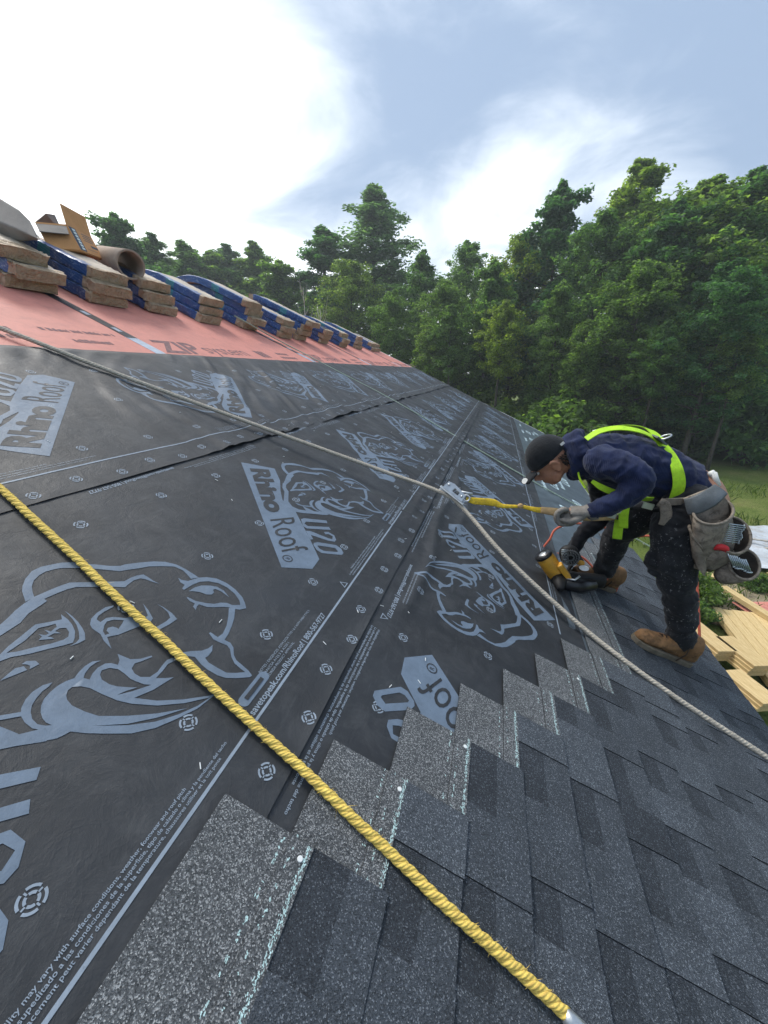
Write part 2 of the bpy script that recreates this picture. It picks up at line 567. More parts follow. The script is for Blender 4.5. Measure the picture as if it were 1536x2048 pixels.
# ---- wrinkles of the loose underlayment (metres off the deck)
def wrinkle(u, v, roll):
    u = np.asarray(u, float); v = np.asarray(v, float)
    if roll == 3:
        amp = 0.0135 * sstep(0.8, 2.2, u) + 0.0030
        p, q = u * 0.52 + v * 0.85, u * -0.85 + v * 0.52
    elif roll == 2:
        amp = 0.0105 * sstep(1.2, 2.6, u) + 0.0020
        p, q = u * 0.25 + v * 0.97, u * 0.97 - v * 0.25
    else:
        amp = 0.0038 * sstep(1.0, 2.8, u) + 0.0008
        p, q = u * 0.6 + v * 0.8, u * 0.8 - v * 0.6
    q2 = q + 0.35 * vnoise(p * 1.3, q * 1.1, 5 + roll)
    w = vnoise(p * 1.9, q2 * 10.5, 11 + roll) + 0.45 * vnoise(p * 3.6, q2 * 19, 23 + roll)
    w = np.maximum(w + 0.12, 0) ** 1.2
    h = amp * (w * 2.2 + 0.5 * (vnoise(u * 3, v * 3, 31) + 0.5))
    if roll == 1:
        ridge = np.exp(-((v + 0.115 + 0.02 * np.sin(u * 5)) / 0.026) ** 2) * sstep(0.95, 1.4, u) * (1 - sstep(2.9, 3.6, u))
        ridge2 = np.exp(-((v + 0.20 + 0.05 * np.sin(u * 3.1)) / 0.02) ** 2) * sstep(1.5, 2.0, u) * (1 - sstep(2.6, 3.2, u))
        h = h + 0.013 * ridge + 0.007 * ridge2
    if roll == 2:
        fan = np.zeros_like(h)
        for k, (uu, sl) in enumerate(((1.72, 0.10), (1.92, 0.22), (2.10, 0.30), (2.32, 0.42), (2.52, 0.5), (2.85, 0.6))):
            fan += np.exp(-((u - uu - sl * (v - 0.05) - 0.02 * np.sin(v * 14 + k)) / 0.020) ** 2) * np.exp(-((v - 0.1) / 0.28) ** 2) * (0.6 + 0.4 * np.sin(k * 2.2))
        h = h + 0.011 * fan
        h = h + 0.006 * np.exp(-((v - 0.055) / 0.02) ** 2) * sstep(1.6, 2.3, u)
    return h
ROLLS = {1: (-0.915, 0.10, 0.0012), 2: (-0.017, 1.10, 0.0040), 3: (0.988, 2.125, 0.0072)}
def edge_lift(u, v, roll):
    v0 = ROLLS[roll][0]
    d = v - v0
    if roll == 3:
        a = 0.0012 + 0.0068 * sstep(0.9, 1.9, u) * np.clip(0.55 + 1.1 * vnoise(u * 1.3, u * 0, 3), 0.1, 1.2)
        return a * np.exp(-d / 0.05)
    if roll == 2:
        a = 0.001 + sstep(0.45, 0.65, u) * 0.006 * np.clip(0.4 + 1.4 * vnoise(u * 2.2, u * 0 + 4, 8), 0, 1)
        return a * np.exp(-d / 0.03)
    a = 0.002 + 0.006 * np.clip(0.4 + 1.4 * vnoise(u * 1.9, u * 0 + 9, 12), 0, 1)
    return a * np.exp(-d / 0.03)
def sheet_n(u, v, roll):
    v0, v1, n0 = ROLLS[roll]
    fade = sstep(0.0, 0.05, v1 - v) if roll == 3 else sstep(0.0, 0.06, v1 - v)
    return n0 + wrinkle(u, v, roll) * (0.25 + 0.75 * fade) * 1.0 + edge_lift(u, v, roll)
def sheet_mesh(roll):
    v0, v1, n0 = ROLLS[roll]
    us = np.concatenate([np.arange(-1.2, 4.0, 0.016), np.arange(4.0, U1 + 0.02, 0.03)])
    vs = np.linspace(v0, v1, int((v1 - v0) / 0.016))
    UU, VV = np.meshgrid(us, vs, indexing='ij')
    VB = VV.copy()
    wob = 0.006 * vnoise(us * 1.1, us * 0, 40 + roll) + 0.003 * vnoise(us * 5, us * 0, 41 + roll)
    VV[:, 0] += wob; VV[:, -1] += wob[::-1]
    P = RPa(UU, VV, sheet_n(UU, VB, roll)).reshape(-1, 3)
    nu, nv = UU.shape
    i = np.arange(nu * nv).reshape(nu, nv)
    F = np.stack([i[:-1, :-1], i[1:, :-1], i[1:, 1:], i[:-1, 1:]], axis=-1).reshape(-1, 4)
    me = bpy.data.meshes.new('underlayment_sheet')
    me.vertices.add(len(P)); me.vertices.foreach_set('co', P.astype(np.float32).ravel())
    me.loops.add(F.size); me.loops.foreach_set('vertex_index', F.astype(np.int32).ravel())
    me.polygons.add(len(F))
    me.polygons.foreach_set('loop_start', np.arange(0, F.size, 4, dtype=np.int32))
    me.polygons.foreach_set('loop_total', np.full(len(F), 4, dtype=np.int32))
    me.polygons.foreach_set('use_smooth', np.ones(len(F), dtype=bool))
    me.materials.append(M['underlay'])
    me.update(calc_edges=True)
    return me
SHEET = {}
for r in (1, 2, 3):
    SHEET[r] = put('underlayment_sheet', sheet_mesh(r), house)
    SHEET[r]['label'] = {1: 'lowest course of printed black underlayment', 2: 'middle course of printed black underlayment', 3: 'upper course of wrinkled black underlayment'}[r]
mb = MB()
nu = 90
vs = []
for i in range(nu + 1):
    u = 0.6 + (U1 - 0.6) * i / nu
    for v in (EAVE - 0.005, -1.35, -0.86):
        vs.append(RP(u, v, 0.0006 + 0.002 * abs(math.sin(u * 3.3 + v * 5))))
mb.add(vs, [(3 * i + k, 3 * i + 3 + k, 3 * i + 4 + k, 3 * i + 1 + k) for i in range(nu) for k in (0, 1)])
membrane = mb.put('eave_membrane', M['membrane'], house, smooth=True)

# ------------------------------------------------------------------ print on the underlayment
def flat_mesh(loops):
    """fill closed outlines (even-odd) in the plane"""
    cu = bpy.data.curves.new('outline', 'CURVE')
    cu.dimensions = '2D'; cu.fill_mode = 'BOTH'
    for lp in loops:
        s = cu.splines.new('POLY')
        s.points.add(len(lp) - 1)
        for p, (x, y) in zip(s.points, lp):
            p.co = (x, y, 0, 1)
        s.use_cyclic_u = True
    return curve_arrays(cu)
def curve_arrays(cu):
    o = bpy.data.objects.new('tmp', cu)
    COL.objects.link(o)
    dg = bpy.context.evaluated_depsgraph_get()
    me = bpy.data.meshes.new_from_object(o.evaluated_get(dg))
    V = np.array([v.co[:2] for v in me.vertices]).reshape(-1, 2)
    F = [tuple(p.vertices) for p in me.polygons]
    bpy.data.objects.remove(o, do_unlink=True)
    bpy.data.curves.remove(cu)
    bpy.data.meshes.remove(me)
    return V, F
def text_arrays(s, size=1.0, bold=0.0, spacing=1.0, shear=0.0):
    cu = bpy.data.curves.new('txt', 'FONT')
    cu.body = s; cu.size = size; cu.offset = bold; cu.space_character = spacing; cu.shear = shear
    cu.resolution_u = 3
    cu.fill_mode = 'BOTH'
    return curve_arrays(cu)
def grid_cut(V, F, step):
    bm = bmesh.new()
    bv = [bm.verts.new((x, y, 0)) for x, y in V]
    for f in F:
        try:
            bm.faces.new([bv[i] for i in f])
        except ValueError:
            pass
    lo, hi = V.min(0), V.max(0)
    for ax in (0, 1):
        x = math.ceil(lo[ax] / step) * step
        no = (1, 0, 0) if ax == 0 else (0, 1, 0)
        while x < hi[ax]:
            co = (x, 0, 0) if ax == 0 else (0, x, 0)
            bmesh.ops.bisect_plane(bm, geom=bm.verts[:] + bm.edges[:] + bm.faces[:], plane_co=co, plane_no=no, dist=1e-6)
            x += step
    bm.verts.index_update()
    V2 = np.array([v.co[:2] for v in bm.verts])
    F2 = [tuple(v.index for v in f.verts) for f in bm.faces]
    bm.free()
    return V2, F2
def merge(parts):
    V, F, k = [], [], 0
    for v, f in parts:
        V.append(v); F += [tuple(i + k for i in q) for q in f]; k += len(v)
    return np.concatenate(V), F
def decal(name, V, F, roll, mat, lift=0.0010, parent=None):
    """lay flat print (in roof u, v) on the sheet's own surface"""
    n = sheet_n(V[:, 0], V[:, 1], roll) + lift
    P = RPa(V[:, 0], V[:, 1], n)
    me = new_mesh(name, P, F, [mat], smooth=True)
    bm = bmesh.new(); bm.from_mesh(me)
    N = Vector((SP, 0, CP))
    bm.normal_update()
    flip = [f for f in bm.faces if f.normal.dot(N) < 0]
    bmesh.ops.reverse_faces(bm, faces=flip)
    bm.to_mesh(me); bm.free()
    return put(name, me, parent or SHEET[roll])

# outlines of the emblem and lettering, traced as roof positions on the middle course
PERIOD = 1.18
SRC = {'1': (0, 1110, 5.908), '2': (250, 1110, 5.908), '3': (0, 1310, 5.908), '6': (0, 1100, 2.743), '5': (480, 900, 5.12)}
def tr(code, pts):
    ox, oy, s = SRC[code]
    out = []
    for x, y in pts:
        u, v = on_roof(ox + x / s, oy + y / s)
        out.append((u - (PERIOD if code == '5' else 0), v))
    return out
def L(*segs):
    out = []
    for c, p in segs:
        out += tr(c, p)
    return out
EMB = []
EMB.append([L(('1', [(300, 575), (260, 450), (265, 390), (300, 300), (375, 215), (480, 165), (620, 135), (730, 115), (850, 108), (980, 122), (1130, 132), (1300, 150), (1420, 148)]),
   ('2', [(0, 130), (180, 105), (340, 92), (470, 98), (600, 130), (700, 180), (790, 235), (865, 285), (775, 300), (740, 260), (680, 200), (580, 155), (430, 148), (280, 152), (130, 180), (0, 200)]),
   ('1', [(1410, 212), (1250, 195), (1100, 182), (900, 176), (740, 178), (650, 190), (540, 220), (460, 265), (400, 320), (375, 390), (385, 460), (405, 520), (345, 550)]))])
EMB.append([L(('1', [(-120, 950), (0, 850), (90, 770), (180, 680), (280, 600), (400, 515), (560, 445), (700, 390), (820, 350), (1000, 345), (1170, 340), (1300, 335), (1465, 330)]),
   ('2', [(60, 290), (140, 260), (215, 247), (270, 280), (330, 320), (405, 358), (310, 330), (240, 305), (180, 295), (100, 320), (20, 380)]),
   ('1', [(1475, 402), (1330, 395), (1100, 400), (900, 402), (800, 425), (680, 470), (560, 520), (450, 575), (380, 620), (300, 690), (240, 750), (210, 790), (100, 870), (0, 925), (-120, 1020)]))])
EMB.append([L(('5', [(520, 258), (492, 290), (480, 330), (432, 355), (428, 400), (450, 440), (442, 540), (490, 605), (560, 645), (640, 658), (770, 668), (850, 678), (850, 645), (720, 640), (600, 622), (530, 590), (490, 540), (492, 440), (465, 400), (468, 370), (515, 330), (518, 305), (548, 275)]))])
EMB.append([L(('1', [(0, 1200), (100, 1100), (250, 980), (415, 845), (560, 815), (730, 780), (720, 720), (800, 780), (850, 840), (885, 920), (880, 1000), (860, 1055), (740, 1090), (560, 1135), (350, 1190), (130, 1230), (0, 1280), (-150, 1330), (-150, 1290)])),
   L(('1', [(75, 1182), (300, 1030), (455, 885), (560, 860), (655, 832), (670, 870), (640, 890), (600, 925), (520, 905), (575, 945), (540, 970), (450, 960), (495, 985), (455, 1030), (640, 1010), (600, 990), (560, 988), (640, 945), (720, 945), (650, 920), (700, 885), (780, 880), (815, 930), (805, 985), (750, 1020), (600, 1070), (400, 1115), (200, 1165)]))])
EMB.append([L(('1', [(765, 680), (850, 740), (920, 810), (970, 880), (1000, 940), (1005, 1020), (930, 1060), (820, 1098), (900, 1050), (935, 1010), (930, 930), (905, 850), (860, 780)]))])
EMB.append([L(('1', [(1340, 615), (1335, 635), (1230, 690), (1160, 740), (1140, 780), (1185, 812), (1250, 765), (1340, 752), (1480, 765), (1560, 745), (1640, 800), (1650, 860), (1536, 905), (1400, 960), (1262, 988), (1315, 1128), (1225, 1035), (1185, 955), (1090, 890), (1060, 840), (1075, 770), (1140, 705), (1240, 640)])),
   L(('1', [(1230, 850), (1260, 805), (1340, 785), (1460, 790), (1440, 830), (1395, 895), (1380, 880), (1330, 865), (1270, 880), (1255, 915), (1290, 945), (1240, 965), (1215, 920)]))])
EMB.append([L(('2', [(210, 595), (270, 670), (325, 770), (300, 808), (230, 770), (265, 735), (240, 670)]))])
EMB.append([L(('2', [(375, 600), (450, 635), (550, 705), (612, 775), (520, 840), (400, 905), (360, 875), (480, 805), (530, 760), (505, 700), (440, 640)]))])
EMB.append([L(('3', [(0, 330), (80, 260), (180, 180), (280, 155), (320, 200), (350, 190), (355, 150), (320, 135), (255, 130), (310, 95), (420, 90), (465, 130), (440, 200), (360, 280), (200, 400), (0, 515), (-70, 540), (-80, 430)])),
   L(('3', [(-50, 420), (0, 330), (60, 315), (100, 332), (80, 370), (0, 425)]))])
EMB.append([L(('3', [(620, 345), (500, 380), (380, 460), (300, 550), (250, 650), (245, 740), (290, 820), (380, 890), (490, 910), (500, 940), (470, 970), (400, 975), (240, 965), (130, 920), (0, 870), (-150, 800), (-150, 1130), (0, 1105), (240, 1015), (350, 1030), (530, 1035), (660, 1010), (750, 970), (830, 925), (1000, 945), (1200, 950)]),
   ('6', [(720, 1015), (850, 985), (980, 930), (1080, 880), (1220, 770), (1150, 808), (1000, 830), (860, 835), (735, 820), (840, 775), (950, 708)]),
   ('2', [(460, 1475), (360, 1475), (440, 1390), (500, 1310), (570, 1275), (560, 1235), (490, 1260), (430, 1330), (380, 1400), (290, 1460), (180, 1460), (110, 1420), (75, 1360), (110, 1300), (190, 1275), (318, 1225), (310, 1208), (180, 1245), (60, 1250)]),
   ('3', [(1385, 5), (1410, 80), (1390, 135), (1310, 115), (1240, 120), (1150, 170), (1090, 240), (1055, 310), (985, 290), (1000, 240), (1060, 160), (1130, 110), (1190, 85), (1090, 95), (1000, 150), (930, 220), (875, 295), (780, 330), (680, 385), (590, 460), (520, 540), (485, 620), (478, 700), (500, 770), (540, 820), (610, 850), (540, 858), (440, 840), (380, 780), (362, 700), (375, 620), (430, 530), (500, 450), (580, 390)])),
   L(('3', [(780, 500), (800, 440), (850, 400), (950, 390), (1060, 410), (1200, 480), (1380, 555)]), ('6', [(720, 852), (860, 862), (1010, 850), (1150, 818), (1080, 865), (980, 910), (850, 950), (700, 970), (500, 975), (700, 962), (860, 928), (1025, 878), (860, 905), (700, 918), (540, 920)]), ('3', [(1000, 690), (850, 620), (790, 550)])),
   L(('3', [(1180, 250), (1200, 200), (1290, 172), (1390, 185), (1470, 240), (1536, 300)]), ('6', [(745, 730), (790, 746), (830, 748), (720, 785), (640, 804), (690, 782), (752, 763), (713, 762)]), ('3', [(1380, 390), (1290, 365), (1200, 310)]))])
EMB.append([L(('2', [(565, 1238), (660, 1175), (780, 1155), (900, 1150), (980, 1120), (1030, 1080), (1025, 1150), (980, 1210), (940, 1235), (980, 1290), (1080, 1350), (1190, 1410), (1300, 1412), (1415, 1400), (1360, 1360), (1290, 1300), (1250, 1220), (1235, 1130), (1200, 1085), (1110, 1050), (1040, 1015), (985, 940), (1005, 930), (1090, 988), (1150, 945), (1195, 850), (1215, 740), (1222, 640), (1295, 655), (1285, 760), (1255, 860), (1215, 950), (1170, 1020), (1240, 1055), (1275, 1110), (1280, 1200), (1310, 1260), (1380, 1320), (1450, 1380), (1495, 1440), (1470, 1460), (1300, 1475), (1180, 1472), (1080, 1440), (960, 1370), (890, 1310), (820, 1225), (720, 1215), (575, 1272)]))])
EMB.append([L(('2', [(625, 285), (660, 310), (740, 325), (800, 305), (868, 287), (960, 282), (1080, 300), (1200, 355), (1300, 430), (1380, 520), (1410, 590), (1425, 650), (1350, 665), (1270, 653), (1220, 635), (1160, 630), (1040, 635), (960, 630), (870, 600), (845, 625), (830, 668), (800, 625), (820, 590), (760, 560), (722, 520), (740, 515), (830, 560), (950, 585), (1050, 595), (1130, 580), (1200, 585), (1260, 610), (1355, 610), (1345, 560), (1290, 480), (1200, 405), (1100, 355), (980, 330), (880, 335), (790, 370), (690, 430), (672, 410), (700, 370), (650, 340)]))])
EMB.append([L(('2', [(745, 445), (820, 400), (900, 378), (1000, 380), (1080, 395), (1160, 440), (1225, 520), (1130, 450), (1060, 420), (1035, 430), (1048, 460), (1020, 485), (960, 485), (880, 455), (800, 445)]))])
EMB.append([L(('5', [(555, 548), (630, 578), (740, 588), (735, 598), (640, 590), (590, 575)]))])
EMB.append([L(('5', [(620, 720), (650, 710), (880, 735), (890, 762), (670, 745), (655, 765), (690, 790), (905, 800), (925, 830), (680, 815), (640, 790)]))])
EMB.append([L(('5', [(670, 838), (715, 840), (900, 915), (940, 925), (945, 895), (900, 872), (870, 875), (855, 850), (900, 850), (960, 885), (980, 930), (965, 950), (900, 940), (720, 880), (745, 925), (715, 930)]))])
EMB.append([L(('5', [(750, 965), (790, 955), (980, 985), (1030, 1020), (1055, 1065), (1040, 1085), (830, 1070), (780, 1040), (745, 985)])),
   L(('5', [(785, 995), (800, 990), (970, 1015), (1000, 1050), (985, 1055), (850, 1045), (810, 1025)]))])
PANEL = [L(('5', [(8, 138), (180, 170), (350, 205), (380, 270), (405, 325), (410, 430), (430, 520), (480, 590), (560, 635), (605, 720), (700, 900), (805, 1135), (735, 1230), (420, 1215), (200, 640)]))]
emb_V, emb_F = merge([flat_mesh(l) for l in EMB])
emb_V, emb_F = grid_cut(emb_V, emb_F, 0.024)
pan_V, pan_F = grid_cut(*flat_mesh(PANEL), 0.024)
# the dark lettering of the panel
def q5(x, y):
    return np.array(tr('5', [(x, y)])[0])
def panel_text(s, a, b, c, bold, spacing=1.0):
    """text in the parallelogram: a start of baseline, b end of baseline, c top of the start"""
    V, F = text_arrays(s, 1.0, bold, spacing)
    lo, hi = V.min(0), V.max(0)
    T = (V - lo) / (hi - lo)
    P = a + T[:, :1] * (b - a) + T[:, 1:] * (c - a)
    return P, F
tx = [panel_text('Rhino', q5(92, 200), q5(262, 650), q5(290, 215), 0.05, 0.95),
      panel_text('Roof', q5(300, 725), q5(432, 1085), q5(545, 700), 0.0, 1.02)]
ring_a = [(math.cos(a), math.sin(a)) for a in np.linspace(0, 2 * math.pi, 20, endpoint=False)]
rc = q5(482, 1125)
tx.append(flat_mesh([[(rc[0] + 0.019 * x, rc[1] + 0.019 * y) for x, y in ring_a], [(rc[0] + 0.015 * x, rc[1] + 0.015 * y) for x, y in ring_a]]))
tV, tF = text_arrays('R', 0.022)
tV = -(tV - tV.mean(0)) + rc
tx.append((tV, tF))
let_V, let_F = grid_cut(*merge(tx), 0.024)
def place_logo(roll, k):
    if roll == 2:
        f = lambda V: V + np.array([k * PERIOD, 0.0])
    else:
        c = {1: (3.267 - PERIOD, 0.086), 3: (2.506 - PERIOD, 2.061)}[roll]
        f = lambda V: np.array([c[0] + k * PERIOD, c[1]]) - V
    v = f(emb_V)
    if v[:, 0].max() > U1 - 0.05 or v[:, 0].max() < 0.0:
        return
    e = decal('emblem_print', v, emb_F, roll, M['ink'])
    decal('lettering_panel_print', f(pan_V), pan_F, roll, M['ink'])
    decal('lettering_print', f(let_V), let_F, roll, M['underlay'], 0.0018)
for k in range(-1, 9):
    for r in (1, 2, 3):
        place_logo(r, k)

def strip(u0, u1, v0, v1):
    n = max(2, int((u1 - u0) / 0.03))
    us = np.linspace(u0, u1, n)
    V = np.concatenate([np.stack([us, us * 0 + v0], 1), np.stack([us, us * 0 + v1], 1)])
    return V, [(i, i + 1, n + i + 1, n + i) for i in range(n - 1)]
for r, vl in ((2, 0.105), (3, 1.108), (1, -0.795)):
    decal('guide_line_print', *strip(-0.6 if r != 1 else 1.6, U1 - 0.05, vl - 0.0032, vl + 0.0032), r, M['ink_pale'])
ROWS = {}
def row_text(s, u0, v0, height, roll, flip=False, length=None, mat='ink_pale', bold=0.0, name='text_print'):
    key = (s, height, length, bold)
    if key not in ROWS:
        V, F = text_arrays(s, 1.0, bold)
        lo, hi = V.min(0), V.max(0)
        k = height / 0.70
        V = (V - np.array([lo[0], 0.0])) * k
        if length:
            V[:, 0] *= length / V[:, 0].max()
        ROWS[key] = (V, F)
    V, F = ROWS[key]
    V = (V * -1 if flip else V) + np.array([u0, v0])
    return decal(name, V, F, roll, M[mat])
# notes printed along the edge of the rolls (repeat with the roll)
for k in range(-1, 4):
    d = k * PERIOD
    if k > -1:
        row_text('savetopeak.com/RhinoRoof | 800-567-9727', 0.555 + d, 0.1145, 0.0165, 2, length=0.395, bold=0.018)
        for i, (s, ln) in enumerate((('NOTES / EXIGENCES: ASTM D226 TYPE I & II ASTM D4869 TYPE II', 0.275), ('CAN/CSA A123.3 & A220.1', 0.125), ('FLORIDA PRODUCT APPROVAL', 0.135))):
            row_text(s, 0.655 + d, 0.163 - i * 0.0115, 0.0068, 2, length=ln)
        cx, cy, lx, ry = 0.612 + d, 0.1520, 0.040, 0.0135
        cap = [(cx - lx + ry * math.cos(a), cy + ry * math.sin(a)) for a in np.linspace(math.pi / 2, 3 * math.pi / 2, 9)] + [(cx + lx + ry * math.cos(a), cy + ry * math.sin(a)) for a in np.linspace(-math.pi / 2, math.pi / 2, 9)]
        decal('capsule_print', *grid_cut(*flat_mesh([cap]), 0.03), 2, M['ink'])
        V, F = strip(cx - 0.034, cx + 0.034, cy - 0.005, cy + 0.005)
        decal('capsule_bar_print', V, F, 2, M['underlay'], 0.0022)
    lines = ('Walkability may vary with surface conditions, weather, footwear and roof pitch',
             'La adherencia esta supeditado a las condiciones de la superficie, tipo de calzado o clima y la pendiente del techo',
             'La facilite de deplacement peut varier dependant de la temperature, chaussures utiliser et la toit ponte')
    for i, s in enumerate(lines):
        ln_ = 0.0040 * len(s)
        row_text(s, (0.375, 0.477, 0.447)[i] - ln_ + d, 0.1375 - i * 0.0100, 0.0064, 2, length=ln_, bold=0.012)
    for i, s in enumerate(lines[::-1]):
        row_text(s, 1.02 + d, -0.028 - i * 0.0125, 0.0076, 1, True, length=0.0052 * len(s), bold=0.012)
    if k > -1:
        row_text('savetopeak.com/RhinoRoof | 800-567-9727', 1.50 + d, -0.060, 0.0165, 1, True, length=0.40, bold=0.018)
        for i in range(2):
            row_text(lines[i], 1.46 + d, -0.092 - i * 0.012, 0.007, 1, True, length=0.25)
        for i, s in enumerate(lines):
            row_text(s, 1.90 + d, -0.770 + i * 0.016 - 0.058, 0.009, 1, False, length=0.75)
            row_text(s, 0.55 + d, 1.150 - i * 0.011, 0.0064, 3, False, length=0.0045 * len(s))
        row_text('savetopeak.com/RhinoRoof | 800-567-9727', 1.25 + d, 0.975, 0.0155, 2, True, length=0.36, bold=0.018)
        for i, s in enumerate(lines):
            row_text(s, 0.62 + d, 0.962 - i * 0.011, 0.0064, 2, True, length=0.0045 * len(s))
# nail targets
def target(cu, cv, r=0.0175):
    out = []
    for a0 in range(4):
        a = np.linspace(a0 * math.pi / 2 + 0.22, (a0 + 1) * math.pi / 2 - 0.22, 6)
        for ro, ri in ((1.0, 0.78), (0.56, 0.34)):
            V = np.concatenate([np.stack([np.cos(a) * ro, np.sin(a) * ro], 1), np.stack([np.cos(a) * ri, np.sin(a) * ri], 1)]) * r + (cu, cv)
            out.append((V, [(i, i + 1, 7 + i, 6 + i) for i in range(5)]))
    for dx, dy in ((1, 0), (0, 1), (-1, 0), (0, -1)):
        p = np.array([(0.5, -0.07), (0.80, -0.07), (0.80, 0.07), (0.5, 0.07)])
        R_ = np.array([(dx, -dy), (dy, dx)])
        out.append(((p @ R_.T) * r + (cu, cv), [(0, 1, 2, 3)]))
    return merge(out)
for k in range(0, 18):
    u = 0.177 + k * 0.2945
    for roll, rows in ((2, ((0.217, 0), (0.531, 0.147), (0.848, 0), (0.028, 0.0), (0.006, 0.147))), (1, ((-0.140, 0.28), (-0.448, 0.13), (-0.75, 0.28))), (3, ((1.20, 0.0), (1.52, 0.147), (1.84, 0.0), (1.02, 0.0), (1.045, 0.147)))):
        for vv, off in rows:
            uu = u + off
            if roll == 1 and vv < -0.3 and uu < 1.0:
                continue
            V, F = target(uu, vv)
            decal('nail_target_print', V, F, roll, M['ink_pale'])
for (uu, vv, rl, up) in ((1.135, 0.128, 2, 1), (1.09, -0.055, 1, -1), (2.315, 0.128, 2, 1), (2.27, -0.055, 1, -1)):
    t0 = [(uu, vv + 0.016 * up), (uu - 0.016, vv - 0.012 * up), (uu + 0.016, vv - 0.012 * up)]
    t1 = [(uu, vv + 0.010 * up), (uu - 0.011, vv - 0.009 * up), (uu + 0.011, vv - 0.009 * up)]
    decal('warning_triangle_print', *flat_mesh([t0, t1]), rl, M['ink_pale'])

# stamped lettering on the red panels
def zip_decal(V, F, name='panel_print', mat='zip_ink'):
    P = RPa(V[:, 0], V[:, 1], np.full(len(V), 0.0012))
    me = new_mesh(name, P, F, [M[mat]])
    return put(name, me, house)
def zip_text(s, u0, v0, height, length, bold=0.0, flip=False, shear=0.0):
    V, F = text_arrays(s, 1.0, bold, 1.0, shear)
    lo, hi = V.min(0), V.max(0)
    V = (V - lo) / (hi - lo) * np.array([length, height])
    zip_decal(V + np.array([u0, v0]), F)
for uo in (0.0, 2.47, 4.94, 7.4):
    zip_text('ZIP', 2.50 + uo, 2.175, 0.225, 0.46, 0.03, shear=0.2)
    zip_text('system', 3.01 + uo, 2.155, 0.19, 0.60, 0.0)
    for row, (a, n, hh, v) in enumerate(((3.82, 3, 0.15, 2.2), (4.22, 7, 0.05, 2.2), (4.26, 5, 0.05, 2.30))):
        rr = random.Random(row)
        u = a + uo
        for j in range(n):
            w = rr.uniform(0.02, 0.06)
            zip_decal(np.array([(u, v), (u + w, v), (u + w, v + hh), (u, v + hh)]), [(0, 1, 2, 3)], 'small_print')
            u += w + 0.012
# rows of small words on the nearest panel
rr = random.Random(5)
for (a, b, v, hh) in ((1.82, 2.28, 2.40, 0.045), (1.90, 2.16, 2.25, 0.05), (1.30, 1.64, 2.36, 0.05), (1.30, 1.62, 2.25, 0.05), (-0.6, 0.4, 2.5, 0.05)):
    u = a
    while u < b:
        w = rr.uniform(0.010, 0.03)
        zip_decal(np.array([(u, v), (u + w, v), (u + w, v + hh * rr.uniform(0.6, 1)), (u, v + hh * rr.uniform(0.6, 1))]), [(0, 1, 2, 3)], 'small_print')
        u += w + rr.choice((0.006, 0.006, 0.02))

# pale handwriting-like print on the eave membrane
def mem_decal(V, F):
    P = RPa(V[:, 0], V[:, 1], np.full(len(V), 0.0040))
    put('membrane_print', new_mesh('membrane_print', P, F, [M['ink_white']]), membrane)
for j in range(14):
    V, F = text_arrays('U20', 0.16, 0.002, 1.0, 0.3)
    V = V - V.mean(0)
    mem_decal(V * np.array([1.5, 1.0]) + np.array([2.75 + 0.55 * j, -1.22 - 0.24 * (j % 2)]), F)
    V, F = text_arrays('RhinoRoof', 0.07, 0.002, 1.0, 0.2)
    V = V - V.mean(0)
    mem_decal(V * np.array([1.4, 1.0]) + np.array([2.95 + 0.55 * j, -1.06 - 0.30 * ((j + 1) % 2)]), F)

# loose staples and chips lying on the sheets
for i in range(60):
    u = random.uniform(0.3, 4.5); v = random.uniform(-0.5, 1.8)
    roll = 1 if v < -0.05 else 2 if v < 0.97 else 3
    if roll == 1 and v < 0.07 - u * 0.75 + 0.35:
        continue
    n = float(sheet_n(np.array([u]), np.array([v]), roll)[0]) + 0.0022
    a = random.uniform(0, 3.14); l = random.uniform(0.008, 0.014)
    p0 = RP(u - l / 2 * math.cos(a), v - l / 2 * math.sin(a), n); p1 = RP(u + l / 2 * math.cos(a), v + l / 2 * math.sin(a), n)
    MB().tube([p0, p1], 0.0011, 5).put('staple', M['nail_white'], SHEET[roll])

